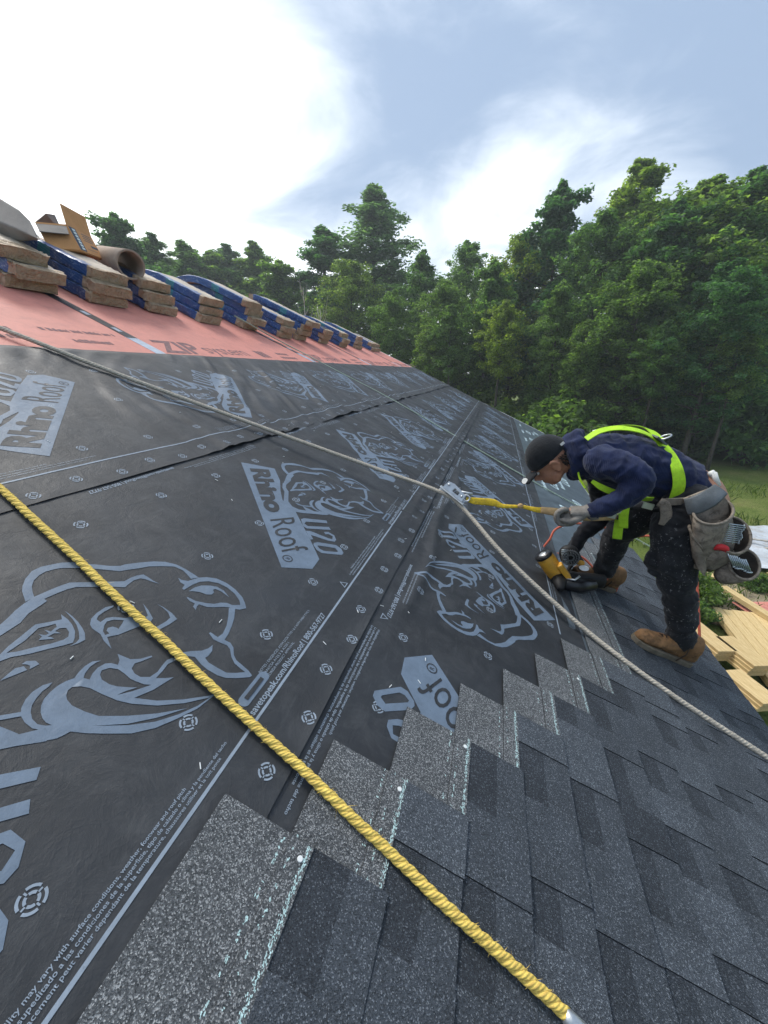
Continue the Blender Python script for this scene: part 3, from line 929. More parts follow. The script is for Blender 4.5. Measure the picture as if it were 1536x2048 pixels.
# ------------------------------------------------------------------ shingles
SW, SH, EXPO = 1.0, 0.337, 0.1428
def shingle_mesh(seed):
    """laminated shingle: thin back layer, thick irregular teeth on the exposed part"""
    r = random.Random(seed)
    mb = MB()
    z = lambda b: 0.0130 - 0.0356 * b
    T1, T2 = 0.0024, 0.0026
    def slab(poly, lo, hi, top, side=3):
        n = len(poly)
        vs = [(a, b, z(b) + lo) for a, b in poly] + [(a, b, z(b) + hi) for a, b in poly]
        mb.add(vs, [tuple(range(n))[::-1]], 3)
        mb.add(vs, [tuple(range(n, 2 * n))], top)
        mb.add(vs, [(i, (i + 1) % n, n + (i + 1) % n, n + i) for i in range(n)], side)
    g = 0.0012
    rag = lambda: r.uniform(-0.0012, 0.0012)
    # back layer: exposed foot (darker towards the top of the cut-outs) and headlap
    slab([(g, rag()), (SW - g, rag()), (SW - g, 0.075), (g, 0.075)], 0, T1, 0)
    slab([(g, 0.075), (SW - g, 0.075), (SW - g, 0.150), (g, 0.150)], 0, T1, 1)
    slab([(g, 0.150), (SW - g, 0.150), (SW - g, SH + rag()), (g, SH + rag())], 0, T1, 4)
    # the laminated strip and the teeth
    slab([(g, 0.150), (SW - g, 0.150), (SW - g, 0.196), (g, 0.196)], T1, T1 + T2, 4)
    a = g
    tooth = r.random() < 0.5
    while a < SW - 0.03:
        w = r.choice((0.085, 0.11, 0.14, 0.17, 0.20)) if tooth else r.choice((0.07, 0.09, 0.12, 0.15))
        b = min(SW - g, a + w)
        if SW - b < 0.05:
            b = SW - g
        if tooth:
            s0, s1 = r.uniform(0.0, 0.007), r.uniform(0.0, 0.007)
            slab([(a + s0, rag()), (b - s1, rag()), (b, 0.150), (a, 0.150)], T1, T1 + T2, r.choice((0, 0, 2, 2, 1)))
        a = b
        tooth = not tooth
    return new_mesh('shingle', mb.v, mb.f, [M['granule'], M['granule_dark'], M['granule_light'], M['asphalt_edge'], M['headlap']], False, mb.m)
SHM = [shingle_mesh(100 + i) for i in range(9)]
for me in SHM:
    bm = bmesh.new(); bm.from_mesh(me)
    bmesh.ops.recalc_face_normals(bm, faces=bm.faces)
    bm.to_mesh(me); bm.free()
roof_rot = Matrix(((0, -CP, SP), (1, 0, 0), (0, SP, CP)))    # columns: along eave, up slope, normal
ENDS = [0.401, 0.604, 0.796, 0.983, 1.159, 1.347, 1.555, 2.42, 2.95, 3.22, 3.45, 3.69]
VTOP0 = 0.0723
chip = random.Random(9)
def chalk_marks(u0, u1, v, n, width, density, parent):
    mb = MB()
    u = u0
    while u < u1:
        w = chip.uniform(0.0012, 0.0042)
        if chip.random() < density:
            for _ in range(3):
                dv = chip.gauss(0, width)
                t = chip.uniform(0.0004, 0.0013)
                uu = u + chip.uniform(-0.002, 0.002)
                vs = [(uu, v + dv - t), (uu + w, v + dv - t * chip.random()), (uu + w * 0.9, v + dv + t), (uu, v + dv + t * chip.random())]
                mb.add([RP(a, b, n(b)) for a, b in vs], [(0, 1, 2, 3)])
        u += w * chip.uniform(0.7, 1.2)
    o = mb.put('chalk_line', M['chalk'], parent)
    o['kind'] = 'stuff'
    return o
prev = [-1, -1]
for k in range(12):
    vt = VTOP0 - EXPO * k
    vb = vt - SH
    end = ENDS[k]
    first = True
    while end > -0.75:
        o = bpy.data.objects.new('shingle', None)
        bpy.data.objects.remove(o)
        mi = chip.choice([i for i in range(9) if i not in prev])
        prev = [prev[1], mi]
        o = bpy.data.objects.new('shingle', SHM[mi])
        COL.objects.link(o)
        jig = chip.uniform(-0.0022, 0.0022)
        loc = Vector(RP(end - SW, vb + jig, 0.0080))
        o.matrix_world = Matrix.Translation(loc) @ (Matrix.Rotation(0, 4, 'Z') @ roof_rot.to_4x4() @ Matrix.Rotation(chip.uniform(-0.0016, 0.0016), 4, 'Z'))
        WORLD_OF[o.name] = o.matrix_world.copy()
        kid(o, house)
        if first:
            upper = ENDS[k - 1] if k else -0.5
            base = lambda b, vb=vb: 0.0080 + 0.0130 - 0.0356 * (b - vb) + 0.0024 + 0.0026 + 0.0006
            flat = lambda b, vb=vb: 0.0080 + 0.0130 - 0.0356 * (b - vb) + 0.0024 + 0.0006
            chalk_marks(max(upper, end - 0.99) - 0.015, end - 0.004, vb + 0.158, base, 0.0022, 0.85 if k < 6 else 0.5, o)
            chalk_marks(max(upper, end - 0.99) - 0.015, end - 0.004, vb + 0.185, base, 0.0010, 0.12, o)
            chalk_marks(max(upper, end - 0.99) - 0.015, end - 0.004, vb + 0.207, flat, 0.0012, 0.22, o)
            if k < 3 or k in (5, 8):
                p = RP(end - 0.028, vb + 0.166, base(vb + 0.166) + 0.0003)
                q = RP(end - 0.028, vb + 0.166, base(vb + 0.166) + 0.0020)
                MB().tube([p, q], [0.0052, 0.0045], 12).put('nail_head', M['nail_white'], o)
        first = False
        end -= SW
# ------------------------------------------------------------------ site: ground, wood, lumber
def grass_mat():
    t = NT('rough_grass')
    v = t.wpos()
    a = t.ramp(t.noise(v, 0.7, 6, 0.65), [(0.3, (0.085, 0.130, 0.026)), (0.55, (0.135, 0.175, 0.040)), (0.75, (0.22, 0.21, 0.08))])
    b = t.ramp(t.noise(v, 22, 5, 0.7), [(0.3, 0.5), (0.7, 1.35)])
    t.color(t.mix(1.0, a, b, 'MULTIPLY'))
    t.set(Roughness=0.9)
    t.b.inputs['Specular IOR Level'].default_value = 0.15
    t.bump(t.noise(v, 30, 5, 0.7), 0.8, 0.05)
    return t.m
M['grass'] = grass_mat()
M['soil'] = mat_mottled('bare_sandy_soil', (0.26, 0.22, 0.15), 0.35, 3, 0.95, 0.1, 0.6, 25, 0, 'Object', 0.03)
n = 60
xs = np.concatenate([-np.geomspace(900, 30, 14), np.linspace(-24, 36, n), np.geomspace(42, 900, 14)])
ys = np.concatenate([-np.geomspace(900, 30, 10), np.linspace(-24, 46, n), np.geomspace(52, 900, 14)])
XX, YY = np.meshgrid(xs, ys, indexing='ij')
ZZ = GZ + 0.10 * vnoise(XX * 0.35, YY * 0.35, 3) + 0.5 * vnoise(XX * 0.04, YY * 0.04, 4) * sstep(14, 40, np.hypot(XX, YY))
P = np.stack([XX, YY, ZZ], -1).reshape(-1, 3)
i = np.arange(P.shape[0]).reshape(XX.shape)
F = np.stack([i[:-1, :-1], i[1:, :-1], i[1:, 1:], i[:-1, 1:]], -1).reshape(-1, 4)
g = put('ground', new_mesh('ground', P, F, [M['grass']], True))
tag(g, kind='structure')
def ground_z(x, y):
    x = np.array([x], float); y = np.array([y], float)
    return float((GZ + 0.10 * vnoise(x * 0.35, y * 0.35, 3) + 0.5 * vnoise(x * 0.04, y * 0.04, 4) * sstep(14, 40, np.hypot(x, y)))[0])
# bare patch by the lumber
mb = MB()
ring = []
for k in range(28):
    a = 2 * math.pi * k / 28
    r = 1 + 0.25 * math.sin(3 * a + 1) + 0.12 * math.sin(7 * a)
    ring.append((6.1 + 2.0 * r * math.cos(a), 8.2 + 1.5 * r * math.sin(a)))
mb.add([(6.1, 8.2, ground_z(6.1, 8.2) + 0.035)] + [(x, y, ground_z(x, y) + 0.012) for x, y in ring], [(0, 1 + k, 1 + (k + 1) % 28) for k in range(28)])
tag(mb.put('bare_soil', M['soil'], None, True), kind='structure')

# grass blades near the house
def blades(name, spots, hmin, hmax, mat):
    V, Fc = [], []
    for (x, y, z) in spots:
        a = random.uniform(0, 6.28); hgt = random.uniform(hmin, hmax); w = random.uniform(0.006, 0.014) * (1 + hgt)
        lx, ly = random.gauss(0, 0.35) * hgt, random.gauss(0, 0.35) * hgt
        k = len(V)
        V += [(x - w * math.cos(a), y - w * math.sin(a), z), (x + w * math.cos(a), y + w * math.sin(a), z), (x + lx * 0.5, y + ly * 0.5, z + hgt * 0.65), (x + lx, y + ly, z + hgt)]
        Fc += [(k, k + 1, k + 2), (k, k + 2, k + 3)]
    return put(name, new_mesh(name, V, Fc, [mat]))
def leaf_mat(name, c, var, trans=0.35):
    t = NT(name)
    g_ = t.n('ShaderNodeNewGeometry')
    oi = t.n('ShaderNodeObjectInfo')
    isl = g_.outputs['Random Per Island']
    col = t.ramp(isl, [(0.0, tuple(x * (1 - var) for x in c)), (0.5, c), (1.0, tuple(min(1, x * (1 + var)) for x in (c[0] * 1.25, c[1] * 1.08, c[2])))])
    tint = t.ramp(oi.outputs['Random'], [(0.0, (0.62, 0.80, 0.95)), (0.5, (1.0, 1.0, 1.0)), (1.0, (1.35, 1.18, 0.75))])
    col = t.mix(1.0, col, tint, 'MULTIPLY')
    t.color(col)
    t.set(Roughness=0.55)
    t.b.inputs['Specular IOR Level'].default_value = 0.3
    tr_ = t.n('ShaderNodeBsdfTranslucent')
    t.l(t.mix(1.0, col, (1.9, 2.1, 0.9), 'MULTIPLY'), tr_.inputs[0])
    mx = t.n('ShaderNodeMixShader')
    mx.inputs[0].default_value = trans
    t.l(t.b.outputs[0], mx.inputs[1]); t.l(tr_.outputs[0], mx.inputs[2])
    t.l(mx.outputs[0], t.out.inputs[0])
    return t.m
M['blade'] = leaf_mat('grass_blade', (0.085, 0.13, 0.028), 0.45)
sp_ = []
for _ in range(26000):
    x = random.uniform(2.0, 13.0); y = random.uniform(5.5, 18)
    if random.random() < (y - 4) / 22:
        continue
    if vnoise(x * 0.9, y * 0.9, 9) < -0.12:
        continue
    if 3.4 < x < 5.9 and 4.6 < y < 7.7 or 5.4 < x < 12 and 9.3 < y < 13:
        continue
    sp_.append((x, y, ground_z(x, y) - 0.02))
gb = blades('grass_tufts', sp_, 0.08, 0.32, M['blade'])
tag(gb, 'long green meadow grass beside the house', 'grass', kind='stuff')

# ---- trees
M['bark'] = mat_mottled('grey_bark', (0.085, 0.075, 0.062), 0.4, 9, 0.9, 0.1, 0.6, 30)
M['birch'] = mat_mottled('pale_dead_wood', (0.42, 0.39, 0.34), 0.25, 12, 0.85, 0.15)
M['leaf'] = leaf_mat('broad_leaf', (0.084, 0.165, 0.062), 0.5, 0.54)
M['leaf2'] = leaf_mat('maple_leaf', (0.114, 0.185, 0.055), 0.5, 0.55)
M['leaf3'] = leaf_mat('aspen_leaf', (0.088, 0.160, 0.084), 0.5, 0.54)
def leaves_mesh(name, clumps, per, size, mat, seed, droop=0.2):
    """leaf sized faces gathered round many clump centres (x, y, z, radius)"""
    r = np.random.default_rng(seed)
    C = np.array(clumps)
    K = len(C)
    idx = np.repeat(np.arange(K), per)
    n = len(idx)
    d = r.normal(size=(n, 3)); d /= np.linalg.norm(d, axis=1, keepdims=True)
    rr = r.random(n) ** 0.45
    c = C[idx, :3] + d * (rr * C[idx, 3])[:, None] * np.array([1.0, 1.0, 0.72])
    nrm = d * 0.5 + r.normal(size=(n, 3)) * 0.55 + np.array([0, 0, 0.85])
    nrm /= np.linalg.norm(nrm, axis=1, keepdims=True)
    t = r.normal(size=(n, 3)); t -= nrm * (t * nrm).sum(1, keepdims=True); t /= np.linalg.norm(t, axis=1, keepdims=True)
    b = np.cross(nrm, t)
    s = (size * r.uniform(0.6, 1.35, n))[:, None]
    V = np.stack([c - t * s, c + b * s * 0.55, c + t * s - nrm * s * droop, c - b * s * 0.55], 1).reshape(-1, 3)
    F = np.arange(n * 4).reshape(-1, 4)
    me = bpy.data.meshes.new(name)
    me.vertices.add(n * 4); me.vertices.foreach_set('co', V.astype(np.float32).ravel())
    me.loops.add(n * 4); me.loops.foreach_set('vertex_index', F.astype(np.int32).ravel())
    me.polygons.add(n)
    me.polygons.foreach_set('loop_start', np.arange(0, n * 4, 4, dtype=np.int32))
    me.polygons.foreach_set('loop_total', np.full(n, 4, dtype=np.int32))
    me.materials.append(mat)
    me.update(calc_edges=True)
    return me
def tree_variant(seed, H, spread, base, shape, leafmat, per=78, leaf=0.105, n_clump=390):
    """returns trunk mesh and crown mesh, foot at the origin"""
    r = random.Random(seed)
    mb = MB()
    lean = [(0, 0)]
    for k in range(8):
        lean.append((lean[-1][0] + r.gauss(0, 0.028) * H / 8, lean[-1][1] + r.gauss(0, 0.028) * H / 8))
    pts = [(lean[k][0], lean[k][1], H * 0.96 * k / 8 - (0.25 if k == 0 else 0)) for k in range(9)]
    r0 = 0.013 * H
    mb.tube(pts, [r0 * (1.25 if k == 0 else 1 - 0.93 * k / 8) + 0.012 for k in range(9)], 8)
    clumps = []
    nl = 26 if shape != 'spire' else 34
    for j in range(nl):
        f = base + (1 - base) * (j + r.random()) / nl
        z = f * H * 0.95
        k = min(7, int(f * 8)); ft = f * 8 - k
        cx = pts[k][0] + (pts[k + 1][0] - pts[k][0]) * ft; cy = pts[k][1] + (pts[k + 1][1] - pts[k][1]) * ft
        g_ = (f - base) / (1 - base)
        if shape == 'spire':
            R_ = spread * (1 - g_) ** 0.62 * (0.75 + 0.5 * r.random()) + 0.30
        elif shape == 'round':
            R_ = spread * math.sqrt(max(0.02, 1 - (2 * g_ - 0.85) ** 2 * 0.72)) * (0.7 + 0.45 * r.random())
        else:
            R_ = spread * (0.45 + 1.1 * g_ * (1 - g_ * 0.72)) * (0.65 + 0.55 * r.random()) * (1 if g_ < 0.6 else 1 - (g_ - 0.6) * 1.7)
        a = j * 2.399 + r.uniform(-0.5, 0.5)
        rise = min((0.25 + 0.5 * r.random()) * R_ * (0.8 if shape != 'spire' else 0.45), max(0.05, H * 0.985 - z))
        tip = Vector((cx + R_ * math.cos(a), cy + R_ * math.sin(a), z + rise))
        mid = Vector((cx, cy, z)).lerp(tip, 0.5) + Vector((0, 0, -0.06 * R_))
        rb = r0 * (1 - f) * 0.55 + 0.012
        mb.tube([(cx, cy, z), mid, tip], [rb, rb * 0.6, rb * 0.15], 5)
        m = max(3, int(n_clump / nl))
        for q in range(m):
            t = (0.25 + 0.8 * (q + r.random()) / m)
            p = Vector((cx, cy, z)).lerp(tip, t)
            off = R_ * 0.25
            clumps.append((p.x + r.gauss(0, off), p.y + r.gauss(0, off), p.z + r.gauss(0, off * 0.7), r.uniform(0.25, 0.72) * (0.65 + 0.35 * min(1, R_ / 1.6))))
            if q % 3 == 0:
                mb.tube([p, Vector(clumps[-1][:3])], [rb * 0.35, rb * 0.1], 4)
    for q in range(46):
        h_ = q / 46
        w_ = (1.0 if shape != 'spire' else 0.55) * (1 - h_) ** 0.7 + 0.10
        clumps.append((pts[7][0] + r.gauss(0, w_ * 0.62), pts[7][1] + r.gauss(0, w_ * 0.62), H * (0.80 + 0.20 * h_), 0.22 + 0.30 * (1 - h_)))
    tm = mb.mesh('trunk', M['bark'], True)
    cm = leaves_mesh('crown', clumps, per, leaf, leafmat, seed)
    return tm, cm
VAR = [tree_variant(1, 15, 2.6, 0.20, 'oval', M['leaf'], 60, 0.13),
       tree_variant(2, 14, 3.1, 0.16, 'round', M['leaf2']),
       tree_variant(3, 17, 2.6, 0.16, 'spire', M['leaf3'], 90, 0.09),
       tree_variant(4, 16, 2.9, 0.15, 'oval', M['leaf2']),
       tree_variant(5, 15, 2.8, 0.18, 'round', M['leaf'], 95, 0.088),
       tree_variant(6, 17, 2.1, 0.14, 'spire', M['leaf'])]
VAR.append(tree_variant(7, 13, 1.7, 0.52, 'round', M['leaf2'], 70, 0.10, 200))
VH = [15, 14, 17, 16, 15, 17, 13]
TREE_N = [0]
def tree(px, py_top, dist, var, wide=1.0, label='', name='broadleaf_tree', grp='trees of the wood behind the house', base_y=None):
    """a tree whose top shows at the given place, dist metres from the camera on the ground"""
    dx, dy, dz = px - 768.0, 1024.0 - py_top, -FPX
    w = Vector((AX_R.dot((dx, dy, dz)), AX_U.dot((dx, dy, dz)), AX_Z.dot((dx, dy, dz))))
    hor = math.hypot(w.x, w.y)
    p = CAM + w * (dist / hor)
    gz = ground_z(p.x, p.y)
    H = (p.z - gz)
    tm, cm = VAR[var]
    s = H / VH[var]
    t = thing(name, label, 'tree', (p.x, p.y, gz), grp)
    rz = random.uniform(0, 6.28)
    for nm, me in (('trunk', tm), ('crown', cm)):
        o = bpy.data.objects.new(nm, me)
        COL.objects.link(o)
        o.parent = t
        o.scale = (s * wide, s * wide, s)
        o.rotation_euler = (0, 0, rz)
    return t
# (place of the top in the picture, distance, variant, width, label)
front = [
 (1285, 318, 29, 3, 1.15, 'tallest leafy tree of the wood, above the bent worker\'s hips'),
 (1130, 365, 30, 0, 1.00, 'tall loose-crowned tree above the bent worker\'s shoulders'),
 (1440, 355, 28, 1, 1.25, 'broad tree near the right edge of the wood'),
 (1536, 330, 27, 4, 1.20, 'tree cut by the right edge of the picture'),
 (1210, 420, 27, 4, 1.10, 'mid-height tree in front of the two tallest trees'),
 (1365, 400, 26, 0, 1.15, 'leafy tree between the tallest tree and the broad right one'),
 (1050, 470, 31, 1, 1.00, 'rounded tree stepping down left of the tall wood'),
 (935, 480, 34, 4, 1.00, 'round-topped tree in the dip of the treeline'),
 (750, 368, 40, 2, 1.9, 'tall pointed tree standing alone above the treeline'),
 (640, 452, 40, 5, 1.9, 'pointed twin-topped tree left of the tall lone one'),
 (845, 500, 33, 3, 1.10, 'lighter green tree right of the tall lone pointed one'),
 (700, 520, 34, 1, 1.05, 'bushy tree below the tall lone pointed one'),
 (560, 520, 40, 0, 1.5, 'thin tree over the far shingle stacks'),
 (505, 482, 46, 5, 1.8, 'slender pointed tree over the middle shingle stacks'),
 (455, 490, 48, 2, 1.7, 'slim pointed tree left of the thin tree row'),
 (415, 500, 46, 0, 1.4, 'small loose tree over the fourth shingle stack'),
 (360, 480, 44, 5, 1.7, 'compact round tree right of the cardboard tube'),
 (305, 468, 40, 2, 1.5, 'small round tree just over the cardboard tube'),
 (228, 425, 36, 0, 1.15, 'sparse airy tree right of the cardboard box'),
 (985, 520, 27, 0, 1.00, 'low leafy tree left of the worker\'s cap'),
 (890, 560, 28, 1, 1.00, 'low bushy tree at the end of the roof ridge'),
 (790, 580, 30, 4, 1.00, 'low tree behind the last shingle stack'),
 (1300, 520, 23.5, 1, 1.10, 'nearest bright green tree straight above the worker'),
 (1130, 560, 24, 3, 1.00, 'near tree with lit lower branches left of the worker\'s back'),
 (1470, 520, 23, 4, 1.15, 'near dark tree at the right side of the clearing'),
]
for a in front:
    tree(a[0], a[1], a[2], a[3], a[4], a[5])
back = [(60, 520, 60), (130, 500, 60), (200, 515, 58), (270, 520, 60), (330, 530, 62), (395, 540, 58), (470, 545, 60), (540, 560, 55), (610, 560, 52), (680, 560, 50), (760, 540, 48), (840, 560, 46), (920, 560, 44), (1000, 540, 42), (1080, 500, 40), (1160, 460, 40), (1240, 420, 38), (1330, 400, 38), (1400, 420, 36), (1480, 410, 36), (1560, 400, 36), (1640, 360, 32), (1760, 330, 34)]
for j, (x, y, d) in enumerate(back):
    o = tree(x, y, d, j % 6, 1.25, 'tree in the closed row at the back of the wood', grp='closed back row of the wood')
for x_, y_, d_, l_ in ((905, 610, 25, 'slender bare-stemmed tree left of the worker\'s cap'), (862, 640, 26, 'slender bare-stemmed tree over the far end of the roof'), (1010, 600, 24, 'slender bare-stemmed tree above the worker\'s cap'), (1175, 640, 22.5, 'slender bare-stemmed tree above the worker\'s shoulders'), (1335, 640, 22, 'slender bare-stemmed tree above the worker\'s belt'), (1500, 640, 22.5, 'slender bare-stemmed tree at the right edge of the clearing')):
    tree(x_, y_, d_, 6, 1.0, l_, 'slender_tree', 'slender trees at the edge of the wood')
# understory: low dense bushes along the edge of the wood
def bush_variant(seed, mat):
    r = random.Random(seed)
    cl = []
    for _ in range(60):
        a, q = r.uniform(0, 6.28), r.random() ** 0.6
        z = r.random()
        cl.append((1.4 * q * math.cos(a), 1.4 * q * math.sin(a), 0.15 + 2.0 * z * (1 - 0.5 * q), r.uniform(0.25, 0.5)))
    mb = MB()
    for c in cl[::3]:
        mb.tube([(c[0] * 0.15, c[1] * 0.15, -0.1), (c[0] * 0.6, c[1] * 0.6, c[2] * 0.6), c[:3]], [0.025, 0.015, 0.005], 5)
    return mb.mesh('stems', M['bark'], True), leaves_mesh('foliage', cl, 70, 0.10, mat, seed)
BV = [bush_variant(21, M['leaf']), bush_variant(22, M['leaf2'])]
def bush(x, y, s, k, label, grp, cat='shrub'):
    t = thing('leafy_shrub', label, cat, (x, y, ground_z(x, y)), grp)
    rz = random.uniform(0, 6.28)
    for nm, me in zip(('stems', 'foliage'), BV[k]):
        o = bpy.data.objects.new(nm, me); COL.objects.link(o)
        o.parent = t; o.scale = (s, s, s * random.uniform(0.85, 1.2)); o.rotation_euler = (0, 0, rz)
    return t
for j in range(30):
    px = 640 + j * 34
    d = 25 + 3.5 * math.sin(j * 1.7) + (10 if px < 900 else 4.5 if px > 1200 else 0)
    p = on_ground(px, 905, GZ)
    w = Vector((p.x - CAM.x, p.y, 0)).normalized()
    q = Vector((CAM.x, 0, 0)) + w * d
    bush(q.x, q.y, 1.25 + 0.4 * math.sin(j * 2.3), j % 2, 'dark shrub in the hedge-like understory of the wood', 'understory shrubs along the wood')
# pale dead saplings over the shingle stacks
for (px, py, Y, h_) in ((606, 575, 15.0, 3.0), (640, 618, 14.0, 2.2)):
    tip = at(px, py, Y)
    gz = ground_z(tip.x, Y)
    mb = MB()
    r = random.Random(px)
    mb.tube([(tip.x, Y, gz), (tip.x + 0.05, Y, (gz + tip.z) / 2), tip], [0.05, 0.035, 0.008], 6)
    for q in range(14):
        z0 = tip.z - r.uniform(0.25, 2.2); a = r.uniform(0, 6.28); l = r.uniform(0.3, 0.9)
        mb.tube([(tip.x, Y, z0), (tip.x + l * 0.35 * math.cos(a), Y + l * 0.35 * math.sin(a), z0 + l * 0.5), (tip.x + l * 0.5 * math.cos(a), Y + l * 0.5 * math.sin(a), z0 + l)], [0.014, 0.009, 0.003], 4)
    tag(mb.put('dead_sapling', M['birch'], None, True), 'bare pale dead sapling rising behind the %s' % ('middle shingle stacks' if px == 606 else 'dark-topped shingle stack'), 'sapling', 'dead saplings')

# ---- building material on the ground
def wood_mat():
    t = NT('fresh_lumber')
    v = t.coords('Object', (6, 0.5, 6))
    oi = t.n('ShaderNodeObjectInfo')
    grain = t.noise(v, 9, 5, 0.65, 1.2)
    col = t.ramp(grain, [(0.3, (0.54, 0.38, 0.165)), (0.7, (0.78, 0.61, 0.33))])
    col = t.mix(1.0, col, t.ramp(oi.outputs['Random'], [(0, 0.82), (1, 1.12)]), 'MULTIPLY')
    t.color(col); t.set(Roughness=0.75)
    t.b.inputs['Specular IOR Level'].default_value = 0.2
    return t.m
M['lumber'] = wood_mat()
M['tarp'] = mat_mottled('pale_tarpaulin', (0.50, 0.54, 0.58), 0.2, 2.5, 0.45, 0.5, 0.5, 6, 0, 'Object', 0.05, ((0.30, 0.24, 0.18), 0.6))
M['strap'] = mat_mottled('white_strap', (0.7, 0.7, 0.66), 0.1, 20, 0.5)
def board(name, a, b, w, t_, z, label, grp, mat='lumber', cat='board'):
    a, b = Vector((a[0], a[1], 0)), Vector((b[0], b[1], 0))
    d = (b - a)
    c = (a + b) / 2
    me = MB().box((0, 0, 0), (w, d.length, t_)).mesh(name, M[mat])
    o = bpy.data.objects.new(name, me); COL.objects.link(o)
    bevel(o, 0.004)
    o.location = (c.x, c.y, z + t_ / 2)
    o.rotation_euler = (0, 0, math.atan2(d.y, d.x) - math.pi / 2)
    WORLD_OF[o.name] = Matrix.Translation(o.location) @ Matrix.Rotation(o.rotation_euler.z, 4, 'Z')
    tag(o, label, cat, grp)
    return o
d0 = Vector((4.56, 7.45, 0)); d1 = Vector((4.40, 5.00, 0))
along = (d1 - d0).normalized(); across = Vector((-along.y, along.x, 0))
if across.x < 0: across = -across
for lay in range(3):
    for j in range(8):
        off = across * (0.145 * j)
        j0, j1 = random.uniform(-0.05, 0.05), random.uniform(-0.05, 0.05)
        a = d0 + off + along * j0; b = d0 + off + along * (2.7 + j1)
        board('lumber_board', a, b, 0.138, 0.038, GZ + 0.05 + lay * 0.040, 'long pale board in the flat lumber pile, %s layer, %s from the house' % (('bottom', 'middle', 'top')[lay], ('first', 'second', 'third', 'fourth', 'fifth', 'sixth', 'seventh', 'eighth')[j]), 'boards of the flat lumber pile')
board('lumber_board', d0 + across * 0.35 + along * -0.75, d0 + across * 1.25 + along * 1.7, 0.14, 0.09, GZ + 0.172, 'thick beam lying slantwise on the flat lumber pile', 'boards of the flat lumber pile')
# short stacked off-cuts close to the eave
nth = ('lowest', 'second', 'third', 'topmost')
for s_, (bx, by, dy) in enumerate(((3.70, 6.52, 0.70), (4.02, 6.22, 0.62), (3.80, 5.46, 0.55))):
    for lay in range(4 if s_ < 2 else 3):
        board('plank_offcut', (bx + 0.02 * lay, by, 0), (bx + 0.20 + 0.02 * lay, by - dy, 0), 0.28, 0.045, GZ + 0.06 + lay * 0.049 + 0.10, '%s plank of the %s pile of short planks below the eave' % (nth[lay], ('far', 'middle', 'near')[s_]), 'short plank piles below the eave')
board('lumber_board', (2.9, 8.75, 0), (7.6, 9.22, 0), 0.19, 0.04, GZ + 0.06, 'long yellow board lying alone across the grass', None)
board('lumber_board', (3.1, 8.35, 0), (4.3, 7.95, 0), 0.19, 0.04, GZ + 0.05, 'short board lying in the grass below the shingled eave', None)
o = board('sheathing_offcut', (5.35, 7.95, 0), (5.75, 6.55, 0), 0.75, 0.02, GZ + 0.09, 'red sheathing off-cut lying right of the lumber pile', None, 'zip', 'panel')
# tarpaulin with scrap wood on it
nx_, ny_ = 26, 22
vs, fs = [], []
for a in range(nx_ + 1):
    for b in range(ny_ + 1):
        x = 5.6 + 6.0 * a / nx_ + 0.25 * math.sin(b * 0.7); y = 9.5 + 3.3 * b / ny_ + 0.2 * math.sin(a * 0.6)
        vs.append((x, y, ground_z(x, y) + 0.10 + 0.10 * float(vnoise(np.array([x * 1.7]), np.array([y * 1.7]), 50)[0]) + 0.05 * float(vnoise(np.array([x * 5]), np.array([y * 3]), 51)[0])))
for a in range(nx_):
    for b in range(ny_):
        k = a * (ny_ + 1) + b
        fs.append((k, k + ny_ + 1, k + ny_ + 2, k + 1))
tp = put('tarpaulin', new_mesh('tarpaulin', vs, fs, [M['tarp']], True))
tag(tp, 'pale blue-grey tarpaulin spread on the grass behind the tool pouches', 'tarpaulin')
scrap_words = ('leftmost', 'second', 'third', 'fourth', 'fifth', 'sixth', 'rightmost')
for j in range(7):
    x = 6.3 + 0.55 * j; y = 10.3 + 0.9 * random.random(); a = random.uniform(-0.6, 0.9)
    board('scrap_board', (x, y, 0), (x + 1.5 * math.cos(a), y + 1.5 * math.sin(a), 0), random.uniform(0.06, 0.15), 0.03, GZ + 0.22 + 0.02 * j, '%s weathered scrap board on the tarpaulin' % scrap_words[j], 'scrap boards on the tarpaulin', 'birch')
# weeds between the lumber and the house, and a green bin at the wood's edge
for j, (x, y, s) in enumerate(((4.15, 7.75, 0.34), (4.42, 7.95, 0.30), (3.98, 7.25, 0.30), (4.3, 8.25, 0.22), (3.85, 6.95, 0.26), (5.9, 8.75, 0.2), (4.95, 5.05, 0.25), (5.2, 4.85, 0.25))):
    bush(x, y, s, 1, ('tall leafy weed beside the lumber pile, %s' % ('tallest', 'right of the tallest', 'left of the tallest', 'behind the tallest', 'closest to the short planks', 'on the bare soil', 'at the near end of the pile', 'nearest the picture edge')[j]), 'weeds around the lumber', 'weed')
p = on_ground(1486, 912, GZ)
mb = MB()
mb.tube([(p.x, p.y, ground_z(p.x, p.y)), (p.x, p.y, GZ + 0.55), (p.x, p.y, GZ + 0.85), (p.x, p.y, GZ + 0.9)], [0.24, 0.27, 0.30, 0.22], 12)
tag(mb.put('drum', mat_mottled('teal_plastic', (0.06, 0.22, 0.22), 0.2, 6, 0.5), None, True), 'small teal drum at the edge of the wood', 'drum')

